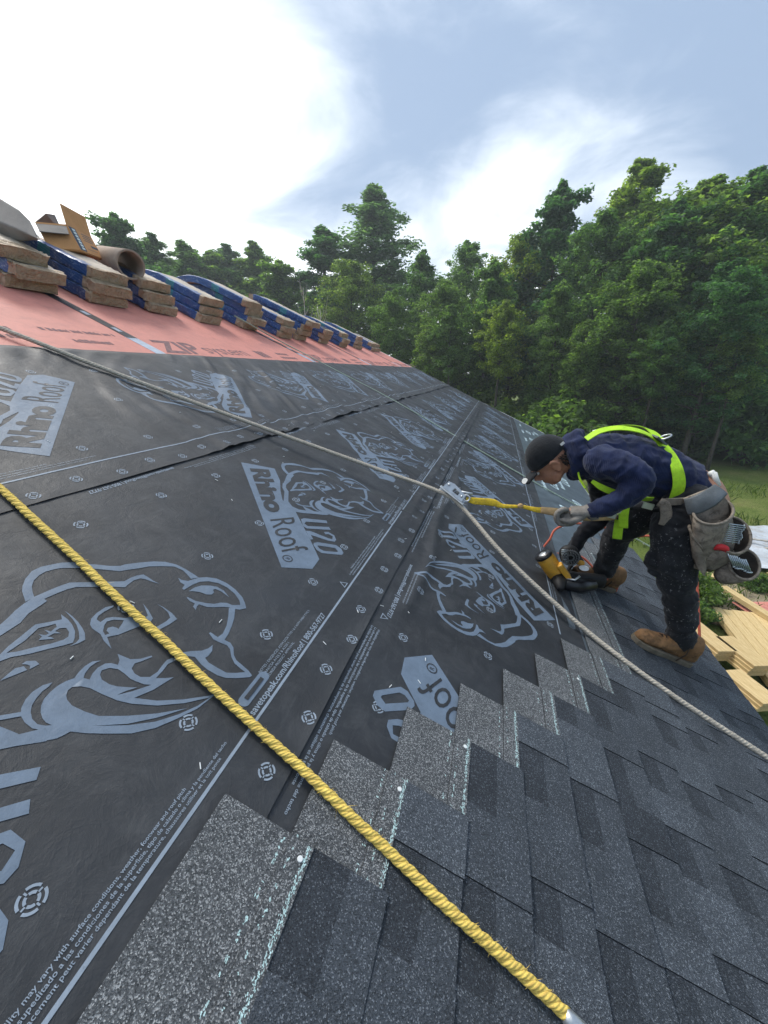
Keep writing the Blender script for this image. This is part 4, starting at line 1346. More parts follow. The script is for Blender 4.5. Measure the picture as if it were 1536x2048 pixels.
# litter: splinters and trimmings round the lumber
mb = MB()
rl = random.Random(77)
for _ in range(420):
    x = rl.uniform(3.3, 9.5); y = rl.uniform(4.6, 10.5)
    if 4.3 < x < 5.75 and 4.6 < y < 7.6:
        continue
    a = rl.uniform(0, 3.14); l = rl.uniform(0.04, 0.30) * rl.random() + 0.03; w = rl.uniform(0.008, 0.05)
    mb.box((x, y, ground_z(x, y) + 0.06), (l, w, 0.012), Matrix.Rotation(a, 3, 'Z') @ Matrix.Rotation(rl.uniform(-0.3, 0.3), 3, 'Y'), rl.choice((0, 0, 1, 2)))
lt = mb.put('wood_litter', [M['lumber'], M['birch'], M['tarp']])
tag(lt, 'splinters and trimmings scattered on the ground beside the lumber', 'litter', kind='stuff')
# ------------------------------------------------------------------ haze volume added to imitate lens glare over the wood
hz = NT('air')
hz.t.nodes.remove(hz.b)
pv = hz.n('ShaderNodeVolumePrincipled')
pv.inputs['Color'].default_value = (0.86, 0.94, 0.96, 1)
pv.inputs['Density'].default_value = 0.0021
pv.inputs['Anisotropy'].default_value = 0.25
hz.l(pv.outputs[0], hz.out.inputs['Volume'])
hb = MB().box((0, 20, (GZ - 1.5 + 24) / 2), (190, 170, 24 - (GZ - 1.5))).put('haze', hz.m)
tag(hb, 'thin pale haze added over the whole site to imitate lens glare', 'haze', kind='stuff')
# ------------------------------------------------------------------ shingle bundles on the ridge
M['kraft'] = mat_mottled('kraft_paper', (0.46, 0.345, 0.23), 0.22, 12, 0.6, 0.35, 1.0, 20, 0, 'Object', 0.05, ((0.28, 0.20, 0.13), 0.5))
M['kraft_dull'] = mat_mottled('pale_kraft_paper', (0.50, 0.42, 0.33), 0.25, 9, 0.6, 0.3, 0.6, 30, 0, 'Object', 0.015)  # paler kraft for the flat faces of the bundles
def wrap_mat(name, c):
    t = NT(name)
    v = t.coords('Object')
    st = t.n('ShaderNodeTexWave'); st.inputs['Scale'].default_value = 16; st.inputs['Distortion'].default_value = 1.5
    st.inputs['Detail'].default_value = 2
    mp = t.n('ShaderNodeMapping'); mp.inputs['Rotation'].default_value = (0.4, 0.8, 0.6)
    t.l(v, mp.inputs[0]); t.l(mp.outputs[0], st.inputs['Vector'])
    col = t.mix(t.ramp(st.outputs[0], [(0.82, 0.0), (0.95, 0.22)]), t.ramp(t.noise(v, 9, 4), [(0.3, tuple(x * 0.75 for x in c)), (0.7, tuple(x * 1.2 for x in c))]), (0.25, 0.36, 0.55))
    word = t.n('ShaderNodeTexNoise'); word.inputs['Scale'].default_value = 45; word.inputs['Detail'].default_value = 1
    t.l(v, word.inputs['Vector'])
    col = t.mix(t.ramp(word.outputs[0], [(0.63, 0.0), (0.66, 0.35)]), col, (0.42, 0.52, 0.66))
    t.color(col); t.set(Roughness=0.35)
    t.b.inputs['Specular IOR Level'].default_value = 0.5
    t.bump(t.noise(v, 26, 4), 0.5, 0.01)
    return t.m
M['blue_wrap'] = wrap_mat('blue_printed_wrapper', (0.022, 0.075, 0.24))
M['teal_wrap'] = wrap_mat('teal_printed_wrapper', (0.02, 0.20, 0.24))
M['charcoal_wrap'] = mat_mottled('loose_shingles', (0.03, 0.032, 0.036), 0.3, 30, 0.8, 0.3)
BL, BW, BT = 0.99, 0.335, 0.079
def ridge_path(s, n):
    """point s metres up from the eave side along the slope, over the ridge, n off the surface"""
    r = 0.16
    if s < RIDGE - r:
        x, y, z = RP(0, s, n); return x, z
    if s > RIDGE + r:
        x, y, z = RP(0, 2 * RIDGE - s, n); return 2 * XR - x, z
    a = (s - (RIDGE - r)) / (2 * r)
    p0 = Vector(RP(0, RIDGE - r, n)); p2 = Vector(mirror(RP(0, RIDGE - r, n))); p1 = Vector(RP(0, RIDGE, n)); p1.x = XR; p1.z += n * 0.2
    q = p0 * (1 - a) ** 2 + p1 * (2 * a * (1 - a)) + p2 * a * a
    return q.x, q.z
def bundle(u0, v0, n0, seed, label, group, top='kraft', sag=0.0):
    r = random.Random(seed)
    NS = 44
    b0, b1 = r.uniform(0.035, 0.13), r.uniform(0.86, 0.96)
    yaw = r.uniform(-0.05, 0.05)
    prof = []
    hw, ht = BW / 2, BT
    # section outline, counter-clockwise from lower near corner: (u, n)
    outl = [(-hw + 0.01, 0.0), (0, 0.0), (hw - 0.01, 0.0), (hw, 0.005), (hw, ht * 0.5), (hw, ht - 0.006), (hw - 0.006, ht - 0.001), (hw * 0.5, ht), (0, ht), (-hw * 0.5, ht), (-hw + 0.006, ht - 0.001), (-hw, ht - 0.006), (-hw, ht * 0.5), (-hw, 0.005)]
    no = len(outl)
    V, F, mi = [], [], []
    skew = r.uniform(-0.02, 0.02)
    for i in range(NS + 1):
        f = i / NS
        s = v0 + BL * f
        pinch = 1.0
        if f < 0.015: pinch = 0.965
        if f > 0.985: pinch = 0.965
        for j, (a, b) in enumerate(outl):
            wob = (0.013 if f < 0.2 or f > 0.8 else 0.007) * (float(vnoise(np.array([f * 40 + seed * 3.1]), np.array([j * 1.7 + a * 30]), seed)[0]))
            bulge = 0.005 * math.sin(f * 19 + seed + j)
            n = n0 + ht * 0.5 + (b - ht * 0.5) * pinch + (wob * 1.6 if f < 0.12 else wob * 0.7) - sag * max(0.0, 0.22 - f) * 1.0
            x, z = ridge_path(s + (r.uniform(-0.006, 0.006) if i == 0 else 0), n)
            V.append((x, u0 + hw + a * (0.985 if pinch < 1 else 1) + wob + bulge * (1 if abs(a) > hw * 0.9 else 0) + (skew + yaw) * (f - 0.5), z))
    for i in range(NS):
        f = (i + 0.5) / NS
        for j in range(no):
            F.append((i * no + j, (i + 1) * no + j, (i + 1) * no + (j + 1) % no, i * no + (j + 1) % no))
            side = j in (3, 4, 2, 10, 11, 12, 13)
            wrapz = b0 < f < b1
            if not wrapz:
                mi.append(0)
            elif side:
                mi.append(2 if b0 + 0.34 < f < b0 + 0.46 else 1)
            elif j in (5, 9):
                mi.append(1 if 0.08 < f < 0.92 else 0)
            else:
                mi.append(3)
    F.append(tuple(range(no))); mi.append(0)
    F.append(tuple(NS * no + j for j in range(no))[::-1]); mi.append(0)
    me = new_mesh('shingle_bundle', V, F, [M['kraft'], M['blue_wrap'], M['teal_wrap'], M['kraft_dull' if top == 'kraft' else 'charcoal_wrap']], True, mi)
    bm = bmesh.new(); bm.from_mesh(me)
    bmesh.ops.recalc_face_normals(bm, faces=bm.faces)
    bm.to_mesh(me); bm.free()
    me.set_sharp_from_angle(angle=rad(38))
    o = put('shingle_bundle', me)
    tag(o, label, 'shingle bundle', group)
    return o
stacks = [  # right-hand lower corner: along the eave, up the slope, number of bundles
    (2.467, 3.10, 3), (3.02, 3.05, 3), (3.63, 3.10, 3), (4.26, 3.085, 3), (5.03, 3.04, 4), (5.70, 2.95, 3), (6.28, 2.94, 4), (7.14, 2.95, 3), (8.08, 2.95, 3), (9.10, 2.99, 3), (10.35, 3.02, 2), (10.80, 3.04, 2)]
ords = ('first', 'second', 'third', 'fourth', 'fifth', 'sixth', 'seventh', 'eighth', 'ninth', 'tenth', 'eleventh', 'twelfth')
rb_ = random.Random(12)
for si, (ur, vv, nb) in enumerate(stacks):
    names = {2: ('bottom', 'top'), 3: ('bottom', 'middle', 'top'), 4: ('bottom', 'second', 'third', 'top')}[nb]
    for b in range(nb):
        du = rb_.uniform(-0.035, 0.035); dv = rb_.uniform(-0.045, 0.045) + (0.06 if b == nb - 1 and si not in (6, 7) else 0) - (0.06 if (si, b) in ((6, 3), (3, 0)) else 0)
        dark = (si, b) == (7, 2)
        bundle(ur - BW + du, vv + dv, 0.006 + b * (BT + 0.004), 50 + si * 5 + b,
               ('%s bundle of wrapped shingles in the %s ridge stack from the left' % (names[b], ords[si])) if not dark else 'dark-topped upper bundle of shingles in the eighth ridge stack', 'shingle bundles stacked along the ridge', 'dark' if dark else 'kraft')
# ---- cardboard box, tube and a bent grey sheet on the nearest stacks
M['card'] = mat_mottled('brown_cardboard', (0.60, 0.30, 0.12), 0.12, 6, 0.75, 0.2, 0.2, 60)
M['card_dark'] = mat_mottled('grey_and_shaded_cardboard', (0.22, 0.20, 0.18), 0.2, 5, 0.75, 0.25, 0.2, 30)
M['print_navy'] = mat_mottled('navy_print', (0.035, 0.05, 0.075), 0.2, 30, 0.6)
M['print_white'] = mat_mottled('white_print', (0.62, 0.68, 0.68), 0.15, 30, 0.6)
def panel_between(mb, q, th=0.006, mi=0):
    """a thick sheet over four corners"""
    q = [Vector(p) for p in q]
    nn = (q[1] - q[0]).cross(q[2] - q[0]).normalized() * th
    vs = q + [p + nn for p in q]
    mb.add(vs, [(3, 2, 1, 0), (4, 5, 6, 7), (0, 1, 5, 4), (1, 2, 6, 5), (2, 3, 7, 6), (3, 0, 4, 7)], mi)
e_bot, e_top = at(160, 501, 2.90), at(132, 450, 2.94)           # near upright edge
r_bot = at(206, 519, 3.25); r_top = r_bot + (e_top - e_bot)
l_bot = at(100, 497, 2.76); l_top = l_bot + (e_top - e_bot)
b_bot, b_top = r_bot + (l_bot - e_bot), r_top + (l_top - e_top)
f_l = at(119, 407, 2.98); f_r = f_l + (r_top - e_top)
box = thing('cardboard_box', 'open brown cardboard box with raised flap on the nearest shingle stacks', 'box', tuple((e_bot + b_bot) / 2))
for nm, q in (('side_panel', (e_bot, r_bot, r_top, e_top)), ('side_panel', (l_bot, e_bot, e_top, l_top)), ('side_panel', (b_bot, l_bot, l_top, b_top)), ('side_panel', (r_bot, b_bot, b_top, r_top)), ('bottom_panel', (e_bot, l_bot, b_bot, r_bot))):
    mb = MB(); panel_between(mb, q); mb.put(nm, M['card'], box)
mb = MB(); panel_between(mb, (e_top + Vector((0, 0, 0.002)), r_top + Vector((0, 0, 0.002)), f_r, f_l)); flap = mb.put('flap', M['card'], box)
l_f = at(93, 427, 2.98); 
mb = MB(); panel_between(mb, (l_top, e_top, at(138, 468, 2.88), at(78, 462, 2.74))); mb.put('flap', M['card_dark'], box)  # brown flap in shade; the shade is put into its grey colour
mb = MB(); panel_between(mb, (b_top, l_top, at(93, 427, 2.95), at(110, 430, 3.2))); mb.put('flap', M['card_dark'], box)  # inner flap, darkened in colour for the shade in the box
ex, ez = (r_bot - e_bot), (e_top - e_bot)
nrm = ex.cross(ez).normalized()
if nrm.dot(CAM - e_bot) < 0: nrm = -nrm
def on_face(a, b, lift):
    return e_bot + ex * a + ez * b + nrm * lift
def face_rect(a0, a1, b0, b1, mat, nm, lift=0.007):
    MB().add([on_face(a0, b0, lift), on_face(a1, b0, lift), on_face(a1, b1, lift), on_face(a0, b1, lift)], [(0, 1, 2, 3)]).put(nm, M[mat], box)
face_rect(0.03, 0.30, 0.03, 0.97, 'print_navy', 'brand_strip_print')
for k in range(7):
    face_rect(0.13, 0.25, 0.08 + k * 0.125, 0.08 + k * 0.125 + 0.09, 'print_white', 'strip_letter_print', 0.0085)
for k in range(4):
    face_rect(0.48, 0.48 + 0.42 - 0.06 * (k % 2), 0.84 - 0.09 * k, 0.87 - 0.09 * k, 'print_navy', 'small_print')
face_rect(0.66, 0.96, 0.34, 0.44, 'print_navy', 'small_print')
face_rect(0.40, 0.85, 0.20, 0.215, 'print_navy', 'small_print')
# tube
ax0, ax1 = at(262, 530, 3.20), at(206, 520, 3.46)
dirv = (ax1 - ax0).normalized()
mb = MB()
ro, ri = 0.118, 0.100
seg = 28
def ringpts(c, r):
    xx = Vector((0, 0, 1)).cross(dirv).normalized(); yy = dirv.cross(xx)
    return [c + xx * (r * math.cos(2 * math.pi * k / seg)) + yy * (r * math.sin(2 * math.pi * k / seg)) for k in range(seg)]
c1 = ax0 + dirv * 0.62
vs = ringpts(ax0, ro) + ringpts(c1, ro) + ringpts(c1, ri) + ringpts(ax0, ri)
fs = []
for rr_ in range(4):
    for k in range(seg):
        fs.append((rr_ * seg + k, rr_ * seg + (k + 1) % seg, ((rr_ + 1) % 4) * seg + (k + 1) % seg, ((rr_ + 1) % 4) * seg + k))
mb.add(vs, fs)
o = mb.put('cardboard_tube', mat_mottled('tube_cardboard', (0.36, 0.275, 0.215), 0.12, 8, 0.8, 0.2), None, True)
bevel(o, 0.003)
tag(o, 'thick brown cardboard roll core lying on the second and third shingle stacks', 'tube')
# bent grey sheet
mb = MB()
foldl = [(-60, 452, 2.30), (0, 444, 2.32), (30, 456, 2.33), (55, 468, 2.34), (78, 478, 2.35)]
prof = [(-60, 372, 2.45), (0, 397, 2.45), (38, 420, 2.44), (60, 442, 2.43), (76, 474, 2.40)]
lowr = [(-60, 486, 2.36), (0, 484, 2.37), (30, 483, 2.38), (55, 482, 2.38), (74, 480, 2.38)]
T_ = [at(*p) for p in prof]; B_ = [at(*p) for p in lowr]; G_ = [at(*p) for p in foldl]
back = (at(20, 440, 2.65) - CAM).normalized() * 0.38
rows5 = [T_, G_, B_, [p + back for p in B_], [p + back for p in T_]]
vs = [p for r_ in rows5 for p in r_]
fs = [(r_ * 5 + i, r_ * 5 + i + 1, ((r_ + 1) % 5) * 5 + i + 1, ((r_ + 1) % 5) * 5 + i) for r_ in range(5) for i in range(4)] + [(4, 9, 14, 19, 24), (20, 15, 10, 5, 0)]
mb.add(vs, fs)
o = mb.put('folded_cardboard', M['card_dark'], None, False)
bevel(o, 0.012, 3)
tag(o, 'dark grey folded cardboard slab over the first shingle stack at the left edge', 'cardboard')

# ------------------------------------------------------------------ ropes
def rope_mat(name, c, dirt, var=0.2):
    t = NT(name)
    v = t.coords('Object')
    col = t.ramp(t.noise(v, 60, 5, 0.65), [(0.25, tuple(x * (1 - var) for x in c)), (0.75, tuple(min(1, x * (1 + var)) for x in c))])
    col = t.mix(t.ramp(t.noise(v, 38, 6, 0.75, 0.8), [(0.60, 0.0), (0.74, 0.65)]), col, dirt)
    t.color(col); t.set(Roughness=0.8)
    t.b.inputs['Specular IOR Level'].default_value = 0.25
    uvn = t.n('ShaderNodeUVMap'); uvn.uv_map = 'yarn'
    sx = t.n('ShaderNodeSeparateXYZ'); t.l(uvn.outputs[0], sx.inputs[0])
    ph = t.math('ADD', t.math('MULTIPLY', sx.outputs[0], 5.0), t.math('MULTIPLY', sx.outputs[1], -900.0))
    yarn = t.math('SINE', ph)
    t.bump(t.math('ADD', t.math('MULTIPLY', yarn, 0.5), t.noise(v, 330, 3, 0.6)), 0.6, 0.002)
    t.color(t.mix(t.ramp(yarn, [(0.0, 0.0), (1.0, 0.0)]), col, col))
    grit = t.math('MULTIPLY', t.ramp(yarn, [(0.0, 0.55), (0.45, 0.0)]), t.ramp(t.noise(v, 90, 4, 0.7), [(0.42, 0.0), (0.6, 1.0)]))
    t.color(t.mix(grit, col, dirt))
    return t.m
M['rope_yellow'] = rope_mat('yellow_rope', (0.80, 0.585, 0.135), (0.42, 0.25, 0.08))
M['rope_grey'] = rope_mat('grey_rope', (0.56, 0.50, 0.41), (0.27, 0.235, 0.19))
M['rope_green'] = rope_mat('green_white_rope', (0.38, 0.47, 0.38), (0.12, 0.19, 0.14))
def rope(name, ctrl, R, lay, mat, label, cat='rope', strands=3, fuzz=0, step=0.006):
    """laid rope of real twisted strands along control points"""
    C = spline(ctrl, 24)
    # resample evenly
    d = [0.0]
    for a, b in zip(C[:-1], C[1:]):
        d.append(d[-1] + (b - a).length)
    Ltot = d[-1]
    m = int(Ltot / step)
    ss = np.linspace(0, Ltot, m)
    A = np.array([tuple(p) for p in C]); dd = np.array(d)
    P = np.stack([np.interp(ss, dd, A[:, k]) for k in range(3)], 1)
    kx = 0.006 * vnoise(ss * 3.1, ss * 0, 60) + 0.003 * vnoise(ss * 9, ss * 0, 61)
    P = P + np.stack([kx * 0, kx, kx * 0], 1)
    T = np.gradient(P, axis=0); T /= np.linalg.norm(T, axis=1, keepdims=True)
    N = np.array([SP, 0, CP])
    X = np.cross(T, N); X /= np.linalg.norm(X, axis=1, keepdims=True)
    Yv = np.cross(X, T)
    top = thing(name, label, cat, tuple(P[len(P) // 2] - N * R))
    sr = R * (0.62 if strands == 3 else 0.50); off = R - sr
    seg = 8
    ak = 2 * math.pi * np.arange(seg) / seg
    for s_ in range(strands):
        ph = 2 * math.pi * (ss / lay + s_ / strands) + 1.3 * vnoise(ss * 6, ss * 0, 62)
        srv = sr * (1 + 0.12 * vnoise(ss * 11, ss * 0 + s_ * 3, 63))
        c = P + X * (off * np.cos(ph))[:, None] + Yv * (off * np.sin(ph))[:, None]
        t2 = np.gradient(c, axis=0); t2 /= np.linalg.norm(t2, axis=1, keepdims=True)
        x2 = np.cross(t2, N); x2 /= np.linalg.norm(x2, axis=1, keepdims=True)
        y2 = np.cross(x2, t2)
        V = c[:, None, :] + x2[:, None, :] * (srv[:, None] * np.cos(ak)[None, :])[:, :, None] + y2[:, None, :] * (srv[:, None] * np.sin(ak)[None, :])[:, :, None]
        V = V.reshape(-1, 3)
        i = np.arange(m * seg).reshape(m, seg)
        j = np.roll(i, -1, axis=1)
        F = np.stack([i[:-1], j[:-1], j[1:], i[1:]], -1).reshape(-1, 4)
        F = [tuple(f) for f in F] + [tuple(i[0])[::-1], tuple(i[-1])]
        me = new_mesh('strand', V, F, [M[mat]], True)
        uvl = me.uv_layers.new(name='yarn')
        lv = np.empty(len(me.loops), np.int32); me.loops.foreach_get('vertex_index', lv)
        uvv = np.stack([(lv % seg) / seg * 2 * math.pi, ss[np.minimum(lv // seg, m - 1)]], 1)
        uvl.data.foreach_set('uv', uvv.astype(np.float32).ravel())
        put('strand', me, top)
    if fuzz:
        r = random.Random(R)
        mb = MB()
        for _ in range(fuzz):
            k = r.randrange(3, m - 3); a = r.uniform(-0.3, math.pi + 0.3)
            o_ = X[k] * math.cos(a) + Yv[k] * math.sin(a)
            p = P[k] + o_ * R * 0.9
            l = r.uniform(0.003, 0.010) + (0.010 if r.random() < 0.06 else 0)
            q = p + (o_ * r.uniform(0.3, 1.0) + T[k] * r.uniform(-1, 1)) * l
            w = T[k] * 0.0003 + X[k] * 0.0003
            mb.add([p - w, p + w, q], [(0, 1, 2)])
        f_ = mb.put('loose_fibres', M[mat], top)
        f_['kind'] = 'stuff'
    return top
def rn(px, py, n):
    u, v = on_roof(px, py, n); return RP(u, v, n)
yr = 0.0104
rope('yellow_rope', [rn(-560, 462, 0.03), rn(-240, 752, 0.024), rn(0, 976, yr + 0.010), rn(300, 1258, yr + 0.008), rn(600, 1538, yr + 0.012), rn(870, 1790, 0.022 + yr), rn(1136, 2036, 0.028 + yr)], yr, 0.064, 'rope_yellow', 'thick bright yellow twisted rope lying in the foreground', fuzz=1000, step=0.005)
e0 = Vector(rn(1128, 2028, 0.028 + yr)); e1 = Vector(rn(1240, 2132, 0.028 + yr))
ft = MB().tube([e0, e0.lerp(e1, 0.1), e1], [yr * 0.98, yr * 1.12, yr * 1.12], 14).put('crimp_sleeve', M['galv'], bpy.data.objects['yellow_rope'], True)
# the life line runs from the ridge through the rope grab to the eave
GRAB = at(905, 995, 2.12)
def rn(px, py, n):
    u, v = on_roof(px, py, n); return RP(u, v, n)
gpt = lambda px, py, Y: tuple(at(px, py, Y))
rope('life_line_rope', [rn(-260, 560, 0.03), rn(0, 656, 0.03), rn(300, 772, 0.035), rn(600, 882, 0.06), rn(760, 940, 0.10), gpt(880, 984, 2.13), gpt(925, 1016, 2.08), rn(1010, 1112, 0.09), rn(1160, 1251, 0.035), rn(1330, 1380, 0.03), rn(1536, 1516, 0.03), rn(1800, 1690, 0.03)], 0.0122, 0.046, 'rope_grey', 'grey twisted life line running through the steel rope grab', fuzz=700)
rope('thin_rope', [rn(470, 632, 0.22), rn(560, 682, 0.02), rn(700, 755, 0.015), rn(800, 808, 0.015), rn(1065, 962, 0.015), rn(1180, 1025, 0.02), rn(1330, 1110, 0.02)], 0.0080, 0.045, 'rope_green', 'thin green and white rope farther along the roof', step=0.012)

# ---- rope grab and lanyard
ga, gb_ = at(884, 978, 2.13), at(921, 1008, 2.09)
gx = (gb_ - ga).normalized()
view = (CAM - GRAB).normalized()
gr = frame_of(gx, view)
grab = thing('rope_grab', 'galvanised steel rope grab clamped on the grey life line', 'rope grab', tuple(GRAB))
L_ = (gb_ - ga).length
gc = (ga + gb_) / 2
def loc(a, b, c):
    return gc + gr @ Vector((a, b, c))
mb = MB()
n_ = 14
for k in range(n_ + 1):      # C-shaped channel round the rope
    pass
arc = [(0.017 * math.cos(a), 0.017 * math.sin(a)) for a in np.linspace(-2.6, 1.3, 12)]
arc2 = [(0.0135 * math.cos(a), 0.0135 * math.sin(a)) for a in np.linspace(-2.6, 1.3, 12)]
vs = [loc(x, b - 0.002, c) for x in (-L_ * 0.62, L_ * 0.62) for (b, c) in arc + arc2[::-1]]
m24 = 24
fs = [(k, (k + 1) % m24, m24 + (k + 1) % m24, m24 + k) for k in range(m24)] + [tuple(range(m24))[::-1], tuple(range(m24, 2 * m24))]
mb.add(vs, fs)
bevel(mb.put('channel', M['galv'], grab), 0.001)
side = 1 if (gr @ Vector((0, 1, 0))).dot(at(960, 960, 2.1) - GRAB) > 0 else -1
mb = MB()
pl = [(-L_ * 0.50, 0.012), (L_ * 0.50, 0.012), (L_ * 0.46, 0.052), (L_ * 0.12, 0.062), (-L_ * 0.2, 0.066), (-L_ * 0.46, 0.058)]
hole = [(-L_ * 0.10, 0.026), (L_ * 0.20, 0.026), (L_ * 0.20, 0.046), (-L_ * 0.08, 0.050)]
for c in (-0.006, 0.012):
    Vv, Ff = flat_mesh([pl, hole])
    lo_ = [loc(x, side * y, c) for x, y in Vv]; hi_ = [loc(x, side * y, c + 0.003) for x, y in Vv]
    k = len(lo_)
    mb.add(lo_, [f[::-1] for f in Ff]); mb.add(hi_, Ff)
    for poly in (pl, hole):
        w = [loc(x, side * y, c) for x, y in poly] + [loc(x, side * y, c + 0.003) for x, y in poly]
        q = len(poly)
        mb.add(w, [(i, (i + 1) % q, q + (i + 1) % q, q + i) for i in range(q)])
mb.put('side_plate', M['galv'], grab)
for a, b in ((-L_ * 0.36, 0.044), (L_ * 0.36, 0.036)):
    MB().tube([loc(a, side * b, -0.010), loc(a, side * b, 0.019)], 0.007, 10).put('pin', M['galv'], grab, True)
lev = MB().tube([loc(L_ * 0.05, side * 0.04, 0.004), loc(L_ * 0.45, side * 0.070, 0.004), loc(L_ * 0.62, side * 0.085, 0.004)], [(0.004, 0.010), (0.004, 0.009), (0.004, 0.007)], 8).put('lever', M['galv'], grab, True)
M['web_yellow'] = mat_mottled('yellow_webbing', (0.66, 0.46, 0.03), 0.3, 25, 0.7, 0.25, 0.4, 160, 0, 'Object', 0.003, ((0.30, 0.20, 0.05), 0.7))
M['web_tan'] = mat_mottled('worn_tan_webbing', (0.50, 0.34, 0.17), 0.25, 30, 0.75, 0.2, 0.4, 160, 0, 'Object', 0.003)
lan = thing('lanyard', 'worn yellow webbing lanyard from the rope grab to the worker', 'lanyard', tuple(at(1010, 1010, 2.08)))
hk = at(928, 996, 2.10)
ring = [hk + gr @ Vector((0.018 * math.cos(a) + 0.012, side * 0.016 * math.sin(a) + side * 0.008, 0.004)) for a in np.linspace(0, 2 * math.pi, 17)]
MB().tube(ring, 0.0045, 7, caps=False).put('snap_hook', M['galv'], lan, True)
def webbing(name, pts, mat, parent, thick=0.0035, up=None):
    """flat strap; pts: (px, py, Y, half width)"""
    C = [at(p[0], p[1], p[2]) for p in pts]
    C2 = spline(C, 6)
    hw = np.interp(np.linspace(0, len(pts) - 1, len(C2)), np.arange(len(pts)), [p[3] for p in pts])
    return MB().tube(C2, [(float(w), thick) for w in hw], 10, up=up or (CAM - C[0]).normalized()).put(name, M[mat], parent, True)
webbing('strap', [(932, 998, 2.10, 0.012), (950, 1002, 2.10, 0.019), (985, 1005, 2.09, 0.020), (1005, 1012, 2.08, 0.012), (1036, 1013, 2.06, 0.008)], 'web_yellow', lan)
MB().ball(at(1041, 1012, 2.06), (0.016, 0.012, 0.014), 12, 8).put('knot', M['web_tan'], lan, True)
webbing('strap', [(1045, 1013, 2.06, 0.009), (1070, 1019, 2.04, 0.013), (1090, 1021, 2.03, 0.016)], 'web_yellow', lan)
webbing('shock_pack', [(1082, 1020, 2.03, 0.017), (1110, 1024, 2.01, 0.021), (1140, 1030, 1.99, 0.022), (1180, 1034, 1.99, 0.020), (1232, 1034, 2.03, 0.015)], 'web_tan', lan, 0.010)
# ------------------------------------------------------------------ the roofer
def skin_over(mb, voxel, smooth=6, name='surface', mats=(), fold=None, factor=0.5):
    """fuse overlapping closed shapes into one continuous surface"""
    me = mb.mesh('raw', [])
    o = bpy.data.objects.new('raw', me); COL.objects.link(o)
    md = o.modifiers.new('fuse', 'REMESH'); md.mode = 'VOXEL'; md.voxel_size = voxel
    if smooth:
        s = o.modifiers.new('soft', 'SMOOTH'); s.iterations = smooth; s.factor = factor
    dg = bpy.context.evaluated_depsgraph_get()
    out = bpy.data.meshes.new_from_object(o.evaluated_get(dg))
    bpy.data.objects.remove(o, do_unlink=True); bpy.data.meshes.remove(me)
    n = len(out.vertices)
    if fold is not None:
        co = np.empty(n * 3, np.float32); out.vertices.foreach_get('co', co); co = co.reshape(-1, 3)
        no = np.empty(n * 3, np.float32); out.vertices.foreach_get('normal', no); no = no.reshape(-1, 3)
        co = co + no * fold(co.astype(float))[:, None]
        out.vertices.foreach_set('co', co.astype(np.float32).ravel())
    for m_ in mats:
        out.materials.append(m_)
    out.polygons.foreach_set('use_smooth', np.ones(len(out.polygons), bool))
    out.update()
    return out
def chain(mb, pts, ends=True, up=None, seg=14, sub=4):
    """limb through (px, py, Y, radius or (across, deep))"""
    C = [at(p[0], p[1], p[2]) for p in pts]
    S = spline(C, sub)
    x = np.linspace(0, len(pts) - 1, len(S))
    ra = np.interp(x, range(len(pts)), [p[3][0] if isinstance(p[3], tuple) else p[3] for p in pts])
    rb = np.interp(x, range(len(pts)), [p[3][1] if isinstance(p[3], tuple) else p[3] for p in pts])
    mb.tube(S, [(float(a), float(b)) for a, b in zip(ra, rb)], seg, up=up)
    if ends:
        for c, a, b in ((C[0], ra[0], rb[0]), (C[-1], ra[-1], rb[-1])):
            mb.ball(c, float(min(a, b)) * 0.98, 12, 8)
def mat_cloth(name, c, rib=0.0, ribdir=(0, 1, 0), specks=0.0, rough=0.85, scale=40, var=0.35):
    t = NT(name)
    v = t.wpos()
    col = t.ramp(t.noise(v, 14, 5, 0.65), [(0.3, tuple(x * (1 - var) for x in c)), (0.7, tuple(x * (1 + var) for x in c))])
    if specks:
        sp1 = t.ramp(t.noise(v, 75, 4, 0.75), [(0.61, 0.0), (0.65, 1.0)])
        sp2 = t.ramp(t.noise(v, 7, 3, 0.6), [(0.42, 0.0), (0.62, specks)])
        col = t.mix(t.math('MULTIPLY', sp1, sp2), col, (0.42, 0.43, 0.43))
        dust = t.ramp(t.noise(v, 9, 6, 0.7), [(0.5, 0.0), (0.8, 0.35)])
        col = t.mix(dust, col, (0.085, 0.088, 0.092))
    t.color(col); t.set(Roughness=rough)
    t.b.inputs['Specular IOR Level'].default_value = 0.2
    t.b.inputs['Sheen Weight'].default_value = 0.12
    h_ = t.noise(v, scale, 4, 0.6)
    if rib:
        w = t.n('ShaderNodeTexWave'); w.inputs['Scale'].default_value = rib; w.inputs['Distortion'].default_value = 1.2; w.inputs['Detail'].default_value = 1
        w.bands_direction = 'X'
        t.l(v, w.inputs['Vector'])
        h_ = t.math('ADD', t.math('MULTIPLY', h_, 1.0), t.math('MULTIPLY', w.outputs[0], 0.35))
    t.bump(h_, 0.45, 0.006)
    return t.m
M['skin'] = mat_mottled('skin', (0.43, 0.205, 0.125), 0.12, 30, 0.5, 0.4, 0.15, 200)
M['shirt'] = mat_cloth('navy_shirt', (0.0105, 0.018, 0.058), 55)
M['trouser'] = mat_cloth('black_work_trousers', (0.0125, 0.0135, 0.0165), 0, specks=0.9)
M['cap'] = mat_cloth('black_cap', (0.012, 0.014, 0.017), 0, scale=120)
M['sleeve'] = mat_cloth('black_undershirt', (0.008, 0.009, 0.013), 0)
M['glove'] = mat_mottled('dusty_grey_glove', (0.20, 0.185, 0.165), 0.3, 22, 0.9, 0.15, 0.6, 150, 0, 'Object', 0.004)
M['glove_black'] = mat_mottled('black_glove', (0.012, 0.012, 0.013), 0.3, 22, 0.8, 0.2)
